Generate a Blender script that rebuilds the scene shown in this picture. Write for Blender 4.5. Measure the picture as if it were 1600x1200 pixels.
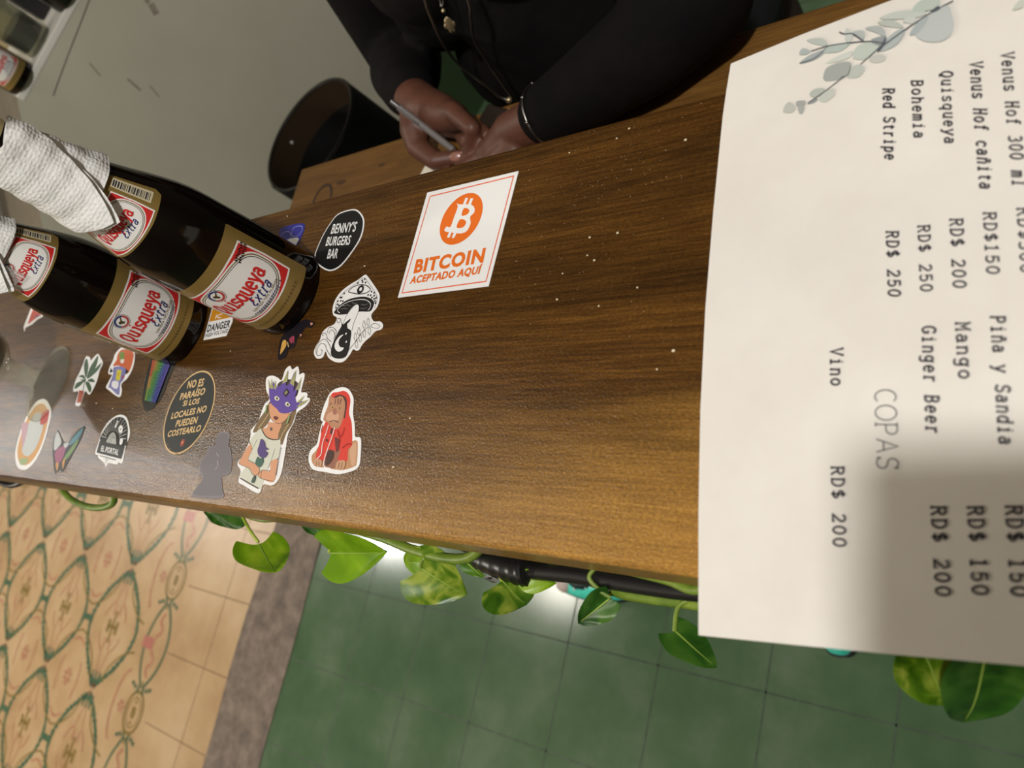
import bpy, bmesh, math, random
from mathutils import Vector, Matrix
from mathutils.geometry import tessellate_polygon
for o in list(bpy.data.objects): bpy.data.objects.remove(o)
S = bpy.context.scene
COL = S.collection
rnd = random.Random(7)

# ---------------------------------------------------------------- camera, light, exposure
cam_d = bpy.data.cameras.new('camera'); cam = bpy.data.objects.new('camera', cam_d); COL.objects.link(cam)
cam_d.sensor_fit = 'HORIZONTAL'; cam_d.sensor_width = 36; cam_d.lens = 1348.72 / 1600 * 36
cam_d.clip_start = .01
CR = Matrix(((0.750389, 0.019816, 0.660699), (0.210668, 0.940256, -0.267466), (-0.626526, 0.339891, 0.701383)))
cam.matrix_world = Matrix.Translation((0, -.0402, 1.41)) @ CR.to_4x4()
cam_d.dof.use_dof = True; cam_d.dof.focus_distance = .62; cam_d.dof.aperture_fstop = 9.0
S.camera = cam
S.view_settings.view_transform = 'Standard'; S.view_settings.look = 'None'
S.view_settings.gamma = 1; S.view_settings.exposure = 0; S.view_settings.use_curve_mapping = False
w = bpy.data.worlds.new('world'); S.world = w; w.use_nodes = True
w.node_tree.nodes['Background'].inputs[0].default_value = (1, .86, .66, 1)
w.node_tree.nodes['Background'].inputs[1].default_value = .03

def lamp(name, loc, power, size, color=(1, .9, .76), kind='POINT', target=None, size_y=None):
    d = bpy.data.lights.new(name, kind); d.energy = power; d.color = color
    if kind == 'POINT': d.shadow_soft_size = size
    if kind == 'AREA':
        d.shape = 'ELLIPSE'; d.size = size; d.size_y = size_y or size
    o = bpy.data.objects.new(name, d); COL.objects.link(o); o.location = loc
    if target is not None:
        o.rotation_euler = (Vector(target) - Vector(loc)).to_track_quat('-Z', 'Y').to_euler()
    return o
lamp('lamp_over_bar', (.597, -.536, 3.4), 200, .085, (1, .99, .985))
for x, y, p, sz, c in ((-1.7, .25, 3, .4, (1, .92, .78)), (-3.0, .28, 16, .5, (1, .94, .84)), (-4.58, .36, 20, .24, (1, .97, .92)), (-6.6, .3, 26, .3, (1, .94, .84))):
    lamp('ceiling_lamp', (x, y, 2.6), p, sz, c, 'AREA', (x, y, 0), sz*.5)
lamp('floor_fill_light', (-3.8, -1.7, 2.4), 150, .15, (1, .94, .82))  # unseen fill light added to brighten the tan floor
lamp('wall_fill_light', (-1.9, -2.6, 2.6), 20, .15, (1, .90, .74))  # added fill, no visible source, lifts the grey half wall

# ---------------------------------------------------------------- helpers
def lin(c):
    return tuple(((v/255)/12.92 if v <= 10 else ((v/255+.055)/1.055)**2.4) for v in c)
MC = {}
def mat(name, rgb, rough=.5, metal=0, spec=.5, coat=0, trans=0, emit=None, ior=1.5, alpha=1, sss=0):
    if name in MC: return MC[name]
    m = bpy.data.materials.new(name); m.use_nodes = True
    b = m.node_tree.nodes['Principled BSDF']
    b.inputs['Base Color'].default_value = (*lin(rgb), 1)
    b.inputs['Roughness'].default_value = rough; b.inputs['Metallic'].default_value = metal
    b.inputs['Specular IOR Level'].default_value = spec; b.inputs['Coat Weight'].default_value = coat
    b.inputs['Transmission Weight'].default_value = trans; b.inputs['IOR'].default_value = ior
    b.inputs['Alpha'].default_value = alpha
    if sss: b.inputs['Subsurface Weight'].default_value = sss; b.inputs['Subsurface Radius'].default_value = (.01, .006, .003)
    if emit: b.inputs['Emission Color'].default_value = (*lin(rgb), 1); b.inputs['Emission Strength'].default_value = emit
    MC[name] = m; return m
def ink(c):
    if c == 'silver': return mat('iridescent_foil', (150, 152, 150), .5, .85)
    return mat('ink_%d_%d_%d' % c, c, .5, 0, .25)
def nodes(m):
    nt = m.node_tree; return nt, nt.nodes['Principled BSDF']
def ramp(nt, stops):
    r = nt.nodes.new('ShaderNodeValToRGB'); e = r.color_ramp.elements
    while len(e) < len(stops): e.new(.5)
    for i, (p, c) in enumerate(stops): e[i].position = p; e[i].color = (*lin(c), 1)
    return r
def coord(nt, scale=(1, 1, 1), rot=(0, 0, 0), out='Object'):
    tc = nt.nodes.new('ShaderNodeTexCoord'); mp = nt.nodes.new('ShaderNodeMapping')
    mp.inputs['Scale'].default_value = scale; mp.inputs['Rotation'].default_value = rot
    nt.links.new(tc.outputs[out], mp.inputs[0]); return mp
def noise(nt, mp, scale, detail=4, rough=.55, dist=0):
    n = nt.nodes.new('ShaderNodeTexNoise'); n.inputs['Scale'].default_value = scale
    n.inputs['Detail'].default_value = detail; n.inputs['Roughness'].default_value = rough; n.inputs['Distortion'].default_value = dist
    nt.links.new(mp.outputs[0], n.inputs['Vector']); return n
def mixc(nt, fac, a, b, mode='MIX'):
    x = nt.nodes.new('ShaderNodeMix'); x.data_type = 'RGBA'; x.blend_type = mode
    for v, i in ((fac, 0), (a, 6), (b, 7)):
        if hasattr(v, 'links') or hasattr(v, 'is_linked'): nt.links.new(v, x.inputs[i])
        else: x.inputs[i].default_value = v if i == 0 else (*v, 1)
    return x
def bump(nt, b, src, strength, dist=.001, prev=None):
    n = nt.nodes.new('ShaderNodeBump'); n.inputs['Strength'].default_value = strength; n.inputs['Distance'].default_value = dist
    nt.links.new(src, n.inputs['Height'])
    if prev: nt.links.new(prev.outputs[0], n.inputs['Normal'])
    nt.links.new(n.outputs[0], b.inputs['Normal']); nt.links.new(n.outputs[0], b.inputs['Coat Normal']); return n
def thin_glass(name, tint, refl=.9, rough=.02, pale_reflection=0):
    m = bpy.data.materials.new(name); m.use_nodes = True; nt = m.node_tree; nt.nodes.remove(nt.nodes['Principled BSDF'])
    t = nt.nodes.new('ShaderNodeBsdfTransparent'); t.inputs[0].default_value = (*lin(tint), 1)
    g = nt.nodes.new('ShaderNodeBsdfGlossy'); g.inputs['Roughness'].default_value = rough; g.inputs[0].default_value = (refl, refl, refl, 1)
    lw = nt.nodes.new('ShaderNodeLayerWeight'); lw.inputs[0].default_value = .5
    f = nt.nodes.new('ShaderNodeMapRange'); f.inputs[1].default_value = .55; f.inputs[3].default_value = .05; f.inputs[4].default_value = .6; f.clamp = True
    nt.links.new(lw.outputs['Facing'], f.inputs[0]); x = nt.nodes.new('ShaderNodeMixShader')
    nt.links.new(f.outputs[0], x.inputs[0]); nt.links.new(t.outputs[0], x.inputs[1]); nt.links.new(g.outputs[0], x.inputs[2])
    if pale_reflection:  # pale diffuse mix stands in for bright walls mirrored in the glass
        d = nt.nodes.new('ShaderNodeBsdfTranslucent'); d.inputs[0].default_value = (*lin((214, 212, 198)), 1); d2 = nt.nodes.new('ShaderNodeBsdfDiffuse'); d2.inputs[0].default_value = (*lin((196, 194, 180)), 1)
        a = nt.nodes.new('ShaderNodeAddShader'); nt.links.new(d.outputs[0], a.inputs[0]); nt.links.new(d2.outputs[0], a.inputs[1])
        y = nt.nodes.new('ShaderNodeMixShader'); y.inputs[0].default_value = pale_reflection; nt.links.new(x.outputs[0], y.inputs[1]); nt.links.new(a.outputs[0], y.inputs[2]); x = y
    nt.links.new(x.outputs[0], nt.nodes['Material Output'].inputs[0]); return m
def noisy(name, stops, scale=(1, 1, 1), nscale=8, rough=.5, detail=5, bstr=0, bscale=None, spec=.5, coat=0, dist=0, bd=.001, metal=0):
    if name in MC: return MC[name]
    m = mat(name, stops[0][1], rough, metal, spec, coat); nt, b = nodes(m)
    n = noise(nt, coord(nt, scale), nscale, detail, .6, dist); r = ramp(nt, stops)
    nt.links.new(n.outputs[0], r.inputs[0]); nt.links.new(r.outputs[0], b.inputs['Base Color'])
    if bstr:
        n2 = noise(nt, coord(nt), bscale or nscale * 6, 3); bump(nt, b, n2.outputs[0], bstr, bd)
    return m
def wood(name, stops, scale, nscale, rough, coat=0, grain=.25, bumps=.15, spec=.5, gscale=900, sap=None):
    m = mat(name, stops[0][1], rough, 0, spec, coat); nt, b = nodes(m)
    b.inputs['Coat Roughness'].default_value = .13
    n = noise(nt, coord(nt, scale), nscale, 6, .62, .6); r = ramp(nt, stops)
    nt.links.new(n.outputs[0], r.inputs[0])
    f = noise(nt, coord(nt, (scale[0]*4, scale[1]*6, scale[2]*6)), nscale * 3, 4, .7, .2)
    r2 = ramp(nt, ((.38, (150, 140, 130)), (.62, (255, 255, 255))))
    nt.links.new(f.outputs[0], r2.inputs[0])
    x = mixc(nt, grain, r.outputs[0], r2.outputs[0], 'MULTIPLY'); x.inputs[0].default_value = grain
    nt.links.new(x.outputs[2], b.inputs['Base Color'])
    if sap:                                             # paler sapwood along the near edge
        tc = nt.nodes.new('ShaderNodeTexCoord'); sp = nt.nodes.new('ShaderNodeSeparateXYZ'); nt.links.new(tc.outputs['Object'], sp.inputs[0])
        n4 = noise(nt, coord(nt, (1, 9, 1)), 3.2, 3, .6); ad = nt.nodes.new('ShaderNodeMath'); ad.operation = 'MULTIPLY_ADD'; ad.inputs[1].default_value = .11
        ax = nt.nodes.new('ShaderNodeMath'); ax.operation = 'MULTIPLY_ADD'; ax.inputs[1].default_value = -.16
        nt.links.new(sp.outputs['X'], ax.inputs[0]); nt.links.new(sp.outputs['Y'], ax.inputs[2])
        nt.links.new(n4.outputs[0], ad.inputs[0]); nt.links.new(ax.outputs[0], ad.inputs[2])
        n5 = noise(nt, coord(nt, (1, 2.2, 1)), 420, 4, .75); r5 = ramp(nt, ((.40, (122, 108, 92)), (.62, (255, 255, 255))))
        nt.links.new(n5.outputs[0], r5.inputs[0])
        mr = nt.nodes.new('ShaderNodeMapRange'); mr.interpolation_type = 'SMOOTHSTEP'
        for i_, v_ in ((1, sap[0]), (2, sap[1]), (3, 1), (4, 0)): mr.inputs[i_].default_value = v_
        nt.links.new(ad.outputs[0], mr.inputs[0])
        x2 = mixc(nt, mr.outputs[0], x.outputs[2], lin(sap[2])); x4 = mixc(nt, .4, x2.outputs[2], r2.outputs[0], 'MULTIPLY'); x3 = mixc(nt, .55, x4.outputs[2], r5.outputs[0], 'MULTIPLY')
        nt.links.new(x3.outputs[2], b.inputs['Base Color'])
    n3 = noise(nt, coord(nt), gscale, 2, .5); bump(nt, b, n3.outputs[0], bumps, .0006)
    return m

class MB:
    def __init__(s): s.v = []; s.f = []; s.m = []; s.mats = []
    def mi(s, m):
        if m not in s.mats: s.mats.append(m)
        return s.mats.index(m)
    def add(s, vs, fs, m):
        k = len(s.v); s.v += [tuple(v) for v in vs]; i = s.mi(m)
        for f in fs: s.f.append([k + a for a in f]); s.m.append(i)
    def poly(s, pts, m, fn=lambda p: p, maxlen=None, z=0):
        """flat polygon (2-D points), tessellated and passed through fn(x, y, z)"""
        tri = tessellate_polygon([[Vector((p[0], p[1], 0)) for p in pts]])
        P = [tuple(p[:2]) for p in pts]; T = []
        for t in tri:
            a, b, c = (P[i] for i in t)
            ar = (b[0]-a[0])*(c[1]-a[1]) - (b[1]-a[1])*(c[0]-a[0])
            if abs(ar) < 1e-12: continue
            T.append((a, b, c) if ar > 0 else (a, c, b))
        if maxlen:
            out = []; st = T[:]
            while st:
                t = st.pop(); L = [math.dist(t[i], t[(i+1) % 3]) for i in range(3)]; j = L.index(max(L))
                if L[j] > maxlen:
                    p, q, r = t[j], t[(j+1) % 3], t[(j+2) % 3]; mm = ((p[0]+q[0])/2, (p[1]+q[1])/2)
                    st += [(p, mm, r), (mm, q, r)]
                else: out.append(t)
            T = out
        idx = {}; vs = []; fs = []
        for t in T:
            f = []
            for p in t:
                k = (round(p[0], 7), round(p[1], 7))
                if k not in idx: idx[k] = len(vs); vs.append(fn(p[0], p[1], z))
                f.append(idx[k])
            if len(set(f)) == 3: fs.append(f)
        s.add(vs, fs, m)
    def bm(s, b, m, M=None):
        b.verts.ensure_lookup_table(); b.verts.index_update()
        s.add([(M @ v.co if M else v.co) for v in b.verts], [[v.index for v in f.verts] for f in b.faces], m); b.free()
    def box(s, lo, hi, m, bev=0, M=None):
        b = bmesh.new(); bmesh.ops.create_cube(b, size=1)
        for v in b.verts: v.co = Vector([lo[i] + (v.co[i] + .5) * (hi[i] - lo[i]) for i in range(3)])
        if bev: bmesh.ops.bevel(b, geom=list(b.edges), offset=bev, segments=3, affect='EDGES', profile=.5)
        s.bm(b, m, M)
    def lathe(s, prof, m, seg=48, M=None, cap=True):
        vs = []; fs = []; n = len(prof)
        for r, z in prof:
            for k in range(seg): a = 2*math.pi*k/seg; vs.append((r*math.cos(a), r*math.sin(a), z))
        for i in range(n-1):
            for k in range(seg): a = i*seg+k; b_ = i*seg+(k+1) % seg; fs.append((a, b_, b_+seg, a+seg))
        if cap: fs.append(list(range(seg))[::-1]); fs.append([(n-1)*seg+k for k in range(seg)])
        if M: vs = [M @ Vector(v) for v in vs]
        s.add(vs, fs, m)
    def tube(s, pts, r, m, seg=10, smooth=True, closed=False):
        P = [Vector(p) for p in pts]
        if smooth: P = crv(P, 6, closed)
        R = r if callable(r) else (lambda t: r)
        vs = []; fs = []; n = len(P); up = Vector((0, 0, 1)); prev = None
        for i, p in enumerate(P):
            d = (P[(i+1) % n] - P[i-1]) if closed else (P[min(i+1, n-1)] - P[max(i-1, 0)])
            d.normalize()
            if prev is None: u = d.orthogonal().normalized()
            else: u = (prev - d * prev.dot(d)).normalized()
            prev = u; v = d.cross(u); rr = R(i/(n-1))
            for k in range(seg): a = 2*math.pi*k/seg; vs.append(p + (u*math.cos(a) + v*math.sin(a))*rr)
        for i in range(n if closed else n-1):
            for k in range(seg): a = i*seg+k; b_ = i*seg+(k+1) % seg; j = (i+1) % n - i; fs.append((a, b_, b_+seg*j, a+seg*j))
        if not closed: fs.append(list(range(seg))[::-1]); fs.append([(n-1)*seg+k for k in range(seg)])
        s.add(vs, fs, m)
    def ball(s, c, r, m, seg=16, sc=(1, 1, 1), M=None):
        b = bmesh.new(); bmesh.ops.create_uvsphere(b, u_segments=seg, v_segments=seg//2+2, radius=r)
        for v in b.verts: v.co = Vector((v.co.x*sc[0], v.co.y*sc[1], v.co.z*sc[2]))
        T = Matrix.Translation(c)
        s.bm(b, m, T @ M.to_4x4() if M else T)
    def grid(s, nu, nv, fn, m, closed_u=False):
        vs = [fn(i/(nu-1) if not closed_u else i/nu, j/(nv-1)) for j in range(nv) for i in range(nu)]; fs = []
        for j in range(nv-1):
            for i in range(nu if closed_u else nu-1):
                a = j*nu+i; b_ = j*nu+(i+1) % nu; fs.append((a, b_, b_+nu, a+nu))
        s.add(vs, fs, m)
    def build(s, name, parent=None, smooth=False, loc=None):
        me = bpy.data.meshes.new(name); me.from_pydata([tuple(v) for v in s.v], [], s.f)
        for m in s.mats: me.materials.append(m)
        me.polygons.foreach_set('material_index', s.m)
        me.update()
        if smooth:
            me.polygons.foreach_set('use_smooth', [True]*len(s.f))
            try: me.set_sharp_from_angle(angle=math.radians(smooth if smooth > 1 else 40))
            except Exception: pass
        o = bpy.data.objects.new(name, me); COL.objects.link(o)
        if parent: o.parent = parent
        if loc: o.location = loc
        return o

def crv(P, n=6, closed=False):
    P = [Vector(p) for p in P]; N = len(P); out = []
    for i in range(N if closed else N-1):
        g = (lambda k: P[k % N]) if closed else (lambda k: P[max(0, min(N-1, k))])
        a, b, c, d = g(i-1), g(i), g(i+1), g(i+2)
        for k in range(n):
            t = k/n; out.append(.5*((2*b) + (c-a)*t + (2*a-5*b+4*c-d)*t*t + (3*b-a-3*c+d)*t**3))
    if not closed: out.append(P[-1])
    return out
_LAY = 0; LSTEP = 2e-6                                 # strokes that cross lie a hair apart
def ribbon(mb, pts, w, m, fn=lambda x, y, z: (x, y, z), z=0, maxlen=None):
    global _LAY; _LAY = (_LAY + 1) % 64; z += _LAY*LSTEP
    P = [Vector((p[0], p[1])) for p in pts]; P = [p for i, p in enumerate(P) if i == 0 or (p-P[i-1]).length > 1e-6]
    if len(P) < 2: return
    closed = (P[0]-P[-1]).length < 1e-5 and len(P) > 3
    if closed: P = P[:-1]
    n = len(P); L = []; Rr = []
    for i in range(n):
        a = P[i]-P[i-1] if (i or closed) else P[1]-P[0]
        b = P[(i+1) % n]-P[i] if (i < n-1 or closed) else a
        a = a.normalized(); b = b.normalized(); t = a+b
        if t.length < 1e-4: t = a
        t.normalize(); nn = Vector((-t.y, t.x)); k = w/2/max(.45, abs(nn.dot(Vector((-a.y, a.x)))))
        L.append(P[i]+nn*k); Rr.append(P[i]-nn*k)
    for i in range(n if closed else n-1):
        j = (i+1) % n
        q = [Rr[i], Rr[j], L[j], L[i]]
        if maxlen: mb.poly(q, m, fn, maxlen, z)
        else: mb.add([fn(p.x, p.y, z) for p in q], [(0, 1, 2, 3)], m)

def tag(o, label=None, cat=None, group=None, kind=None):
    if label: o['label'] = label
    if cat: o['category'] = cat
    if group: o['group'] = group
    if kind: o['kind'] = kind
    return o
def thing(name, label, cat, loc=(0, 0, 0), rz=0, group=None):
    o = bpy.data.objects.new(name, None); COL.objects.link(o); o.location = loc; o.rotation_euler = (0, 0, rz)
    o.empty_display_size = .02
    return tag(o, label, cat, group)
def struct(mb, name, smooth=False): return tag(mb.build(name, smooth=smooth), kind='structure')

# ---------------------------------------------------------------- lettering
_FT = {}
def sans(txt, bold):
    k = (txt, bold)
    if k not in _FT:
        c = bpy.data.curves.new('t', 'FONT'); c.body = txt; c.size = 1; c.offset = .02*bold; c.resolution_u = 3; c.space_character = 1 + .06*bold
        o = bpy.data.objects.new('t', c); COL.objects.link(o)
        bpy.context.view_layer.update()
        me = o.evaluated_get(bpy.context.evaluated_depsgraph_get()).to_mesh()
        V = [(v.co.x, v.co.y) for v in me.vertices]; F = [list(p.vertices) for p in me.polygons]
        bpy.data.objects.remove(o); bpy.data.curves.remove(c)
        x0 = min(v[0] for v in V); x1 = max(v[0] for v in V)
        _FT[k] = ([((x-x0)/(x1-x0), (y+.01*bold)/(.686+.03*bold)) for x, y in V], F)
    return _FT[k]
def sf(x, y, a=1, b=1): return [(x-a, y), (x+b, y)]
def arc(cx, cy, rx, ry, a0, a1):
    n = max(4, int(abs(a1-a0)/18)); return [(cx+rx*math.cos(math.radians(a0+(a1-a0)*i/n)), cy+ry*math.sin(math.radians(a0+(a1-a0)*i/n))) for i in range(n+1)]
def _n(x0=1.2, x1=5.1, top=7):
    return [[(x0, 0), (x0, top)], [(x0, 5)]+arc((x0+x1)/2, 4.9, (x1-x0)/2, 2.1, 170, 0)+[(x1, 0)], sf(x0, 0), sf(x1, 0), [(x0-1, top), (x0, top)]]
_bowl = arc(3, 2.6, 2.3, 2.6, 90, -90)
G = {
 'V': [[(.4, 10), (3, 0), (5.6, 10)], sf(.4, 10), sf(5.6, 10)],
 'H': [[(1, 0), (1, 10)], [(5, 0), (5, 10)], [(1, 5.2), (5, 5.2)], sf(1, 0), sf(5, 0), sf(1, 10), sf(5, 10)],
 'R': [[(1, 0), (1, 10)], [(0, 10), (3.2, 10)]+arc(3.2, 7.6, 2, 2.4, 90, -90)+[(1, 5.2)], [(3, 5.2), (5.2, 0), (6.2, 0)], sf(1, 0)],
 'D': [[(1, 0), (1, 10)], [(0, 10), (2.5, 10)]+arc(2.5, 5, 3, 5, 90, -90)+[(0, 0)]],
 'B': [[(1, 0), (1, 10)], [(0, 10), (3, 10)]+arc(3, 7.6, 1.9, 2.4, 90, -90)+[(1, 5.2)], [(3, 5.2)]+_bowl+[(0, 0)]],
 'P': [[(1, 0), (1, 10)], [(0, 10), (3.2, 10)]+arc(3.2, 7.4, 2.1, 2.6, 90, -90)+[(1, 4.8)], sf(1, 0)],
 'S': [arc(3, 7.4, 2.1, 2.5, 35, 270)[:-1]+arc(3, 2.5, 2.4, 2.5, 90, -150), [(5, 7.8), (5, 10)], [(.8, 0), (.8, 2.2)]],
 '$': [arc(3, 7.1, 2.1, 2.1, 35, 270)[:-1]+arc(3, 2.9, 2.4, 2.1, 90, -150), [(3, -1), (3, 11)]],
 'G': [arc(3.1, 5, 2.7, 5, 45, 330), [(3.6, 4.2), (6.2, 4.2)], [(5.5, 4.2), (5.5, .6)], [(5.2, 7.6), (5.2, 10)]],
 'M': [[(.9, 0), (.9, 10), (3, 4.2), (5.1, 10), (5.1, 0)], sf(.9, 0), sf(5.1, 0), [(0, 10), (.9, 10)], [(5.1, 10), (6, 10)]],
 'Q': [arc(3, 5, 2.6, 5, 0, 360), [(2.4, -.2), (3.2, -1.6), (4.4, -1.2), (5.6, -1.8)]],
 'C': [arc(3.4, 5, 3.2, 5, 50, 310)], 'O': [arc(3.2, 5, 3.4, 5, 0, 360)], 'A': [[(.1, 0), (3, 10), (5.9, 0)], [(1.2, 3.4), (4.8, 3.4)]],
 'E': [arc(3.2, 7.4, 2, 2.4, 40, 270)[:-1]+arc(2.8, 2.5, 2.5, 2.5, 95, 320)],
 '0': [arc(3, 5, 2.3, 5, 0, 360)], '1': [[(1.2, 8.6), (3, 10), (3, 0)], sf(3, 0, 2, 2)],
 '2': [arc(3, 7.3, 2.2, 2.7, 165, -35)+[(.8, 0), (5.2, 0), (5.2, 1.5)]],
 '3': [arc(2.8, 7.6, 2.1, 2.4, 150, -90), arc(2.8, 2.6, 2.5, 2.6, 90, -150)],
 '5': [[(5, 10), (1.3, 10), (1.1, 5.2)]+arc(2.9, 3.1, 2.5, 3.1, 130, -150)],
 'e': [[(.7, 3.7), (5.3, 3.7)]+arc(3, 3.5, 2.3, 3.5, 5, 320)], 'n': _n(), 'u': [[(.1, 7), (1.1, 7), (1.1, 2.2)]+arc(3, 2.2, 1.9, 2.2, 180, 345), [(3.9, 7), (5, 7), (5, 0), (6.2, 0)]],
 's': [arc(3, 5.2, 1.9, 1.8, 30, 270)[:-1]+arc(3, 1.75, 2.1, 1.75, 90, -150), [(4.8, 5.6), (4.8, 7)], [(1, 0), (1, 1.5)]],
 'o': [arc(3, 3.5, 2.3, 3.5, 0, 360)], 'f': [[(5.2, 9.2)]+arc(4.1, 8.2, 1.4, 1.8, 50, 180)+[(2.7, 0)], [(.9, 7), (4.7, 7)], sf(2.7, 0, 1.5, 1.7)],
 'm': [[(.7, 0), (.7, 7)], [(.7, 5.4)]+arc(1.85, 5.4, 1.15, 1.6, 180, 0)+[(3, 0)], [(3, 5.4)]+arc(4.15, 5.4, 1.15, 1.6, 180, 0)+[(5.3, 0)], sf(.7, 0, .9, .7), sf(3, 0, .7, .7), sf(5.3, 0, .7, .9), [(-.2, 7), (.7, 7)]],
 'l': [[(1, 10), (3, 10), (3, 0)], sf(3, 0, 2, 2)], 'c': [arc(3.1, 3.5, 2.3, 3.5, 45, 320), [(4.9, 5), (4.9, 7)]],
 'a': [[(1.1, 5.9)]+arc(2.9, 5, 1.9, 2, 140, 0)+[(4.8, .8), (5.9, 0)], arc(2.7, 2.1, 2, 2.1, 25, 385)],
 'i': [[(1.2, 7), (3, 7), (3, 0)], sf(3, 0, 2, 2), [(2.5, 9.5), (3.5, 9.5)]], 't': [[(2.6, 9.2), (2.6, 1.8)]+arc(3.9, 1.8, 1.3, 1.8, 180, 320), [(.8, 7), (5, 7)]],
 'q': [arc(2.8, 3.5, 2.2, 3.5, 0, 360), [(5, 7), (5, -3)], sf(5, -3, 1.2, 1)], 'y': [[(.7, 7), (3.2, .4)], [(5.5, 7), (2.5, -2.2), (.9, -3)], sf(.7, 7), sf(5.5, 7)],
 'h': _n(top=10), 'd': [arc(2.8, 3.5, 2.2, 3.5, 0, 360), [(4, 10), (5, 10), (5, 0), (6.1, 0)]], 'r': [[(1.8, 0), (1.8, 7)], [(1.8, 4.6)]+arc(3.9, 4.9, 2.1, 2.1, 170, 50), sf(1.8, 0, 1.3, 1.6), [(.6, 7), (1.8, 7)]],
 'p': [[(0, 7), (1, 7), (1, -3)], arc(3.2, 3.5, 2.2, 3.5, 0, 360), sf(1, -3)], 'g': [arc(2.7, 4.2, 2, 2.8, 0, 360), [(4.8, 7), (4.8, -1.2)]+arc(2.8, -1.2, 2, 1.8, 0, -165), [(4.8, 7), (6, 7)]],
 'x': [[(.8, 0), (5.2, 7)], [(.8, 7), (5.2, 0)], sf(.8, 0, .6, .6), sf(5.2, 7, .6, .6)], ' ': []}
G['ñ'] = G['n'] + [[(1.5, 8.7), (2.4, 9.4), (3.6, 8.8), (4.5, 9.5)]]
G['I'] = [[(3, 0), (3, 10)]]
def stroked(mb, txt, p0, p1, p2, w, m, fn, z, adv=8.0, slant=0, maxlen=None, widths=None):
    """pen-stroke serif lettering: p0 baseline start, p1 baseline end, p2 cap top over p0"""
    W = sum((widths or {}).get(c, adv) for c in txt) - (adv-6)
    ux, uy = (p1[0]-p0[0])/W, (p1[1]-p0[1])/W; vx, vy = (p2[0]-p0[0])/10, (p2[1]-p0[1])/10
    lu = math.hypot(ux, uy); lv = math.hypot(vx, vy); x = 0
    for c in txt:
        for st in G[c]:
            q = [(x+a+slant*b, b) for a, b in st]
            ribbon(mb, [(p0[0]+a*ux+b*vx, p0[1]+a*uy+b*vy) for a, b in q], w*lv, m, fn, z, maxlen)
        x += (widths or {}).get(c, adv)
def smooth2(pts, n=5): return [(p.x, p.y) for p in crv([Vector((a, b, 0)) for a, b in pts], n, True)]
def art(mb, L, fn, step, maxlen=None, skip0=False, z0=0):
    """draws a list of print layers (polygons, strokes, dots, lettering) on a sheet"""
    for i, e in enumerate(L):
        if skip0 and i == 0: continue
        k = e[0]; m = ink(e[1]) if not hasattr(e[1], 'node_tree') else e[1]; z = z0 + step*(i+1)
        if k == 'p': mb.poly(smooth2(e[2]), m, fn, maxlen, z)
        elif k == 'q': mb.poly(e[2], m, fn, maxlen, z)
        elif k == 'l': ribbon(mb, e[3], e[2], m, fn, z, maxlen)
        elif k == 's':
            P = e[3]; cl = P[0] == P[-1] and len(P) > 3
            q = crv([Vector((a, b, 0)) for a, b in (P[:-1] if cl else P)], 5, cl); q = [(v.x, v.y) for v in q]
            if cl: q.append(q[0])
            ribbon(mb, q, e[2], m, fn, z, maxlen)
        elif k == 'd':
            for x, y in e[3]: mb.poly([(x+e[2]*math.cos(a*.785), y+e[2]*math.sin(a*.785)) for a in range(8)], m, fn, maxlen, z)
        elif k == 't':
            p0, p1, p2 = e[3]; V, F = sans(e[2], e[4])
            ux, uy, vx, vy = p1[0]-p0[0], p1[1]-p0[1], p2[0]-p0[0], p2[1]-p0[1]
            mb.add([fn(p0[0]+a*ux+b*vx, p0[1]+a*uy+b*vy, z) for a, b in V], F, m)
        elif k == 'f':
            stroked(mb, e[2], *e[3], e[4], m, fn, z, adv=(8.0 if e[2] != 'COPAS' else 7.6), maxlen=maxlen)
def sheet(mb, out, m, fn, th, maxlen=None):
    """a thin cut sheet: rim and top; its underside rests on what carries it"""
    n = len(out); ar = sum(out[i-1][0]*out[i][1]-out[i][0]*out[i-1][1] for i in range(n))
    if ar < 0: out = out[::-1]
    mb.poly(out, m, fn, maxlen, th)
    vs = [fn(x, y, 0) for x, y in out] + [fn(x, y, th) for x, y in out]
    mb.add(vs, [(i, (i+1) % n, n+(i+1) % n, n+i) for i in range(n)], m)
    mb.poly(out, m, fn, maxlen, 0)
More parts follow.
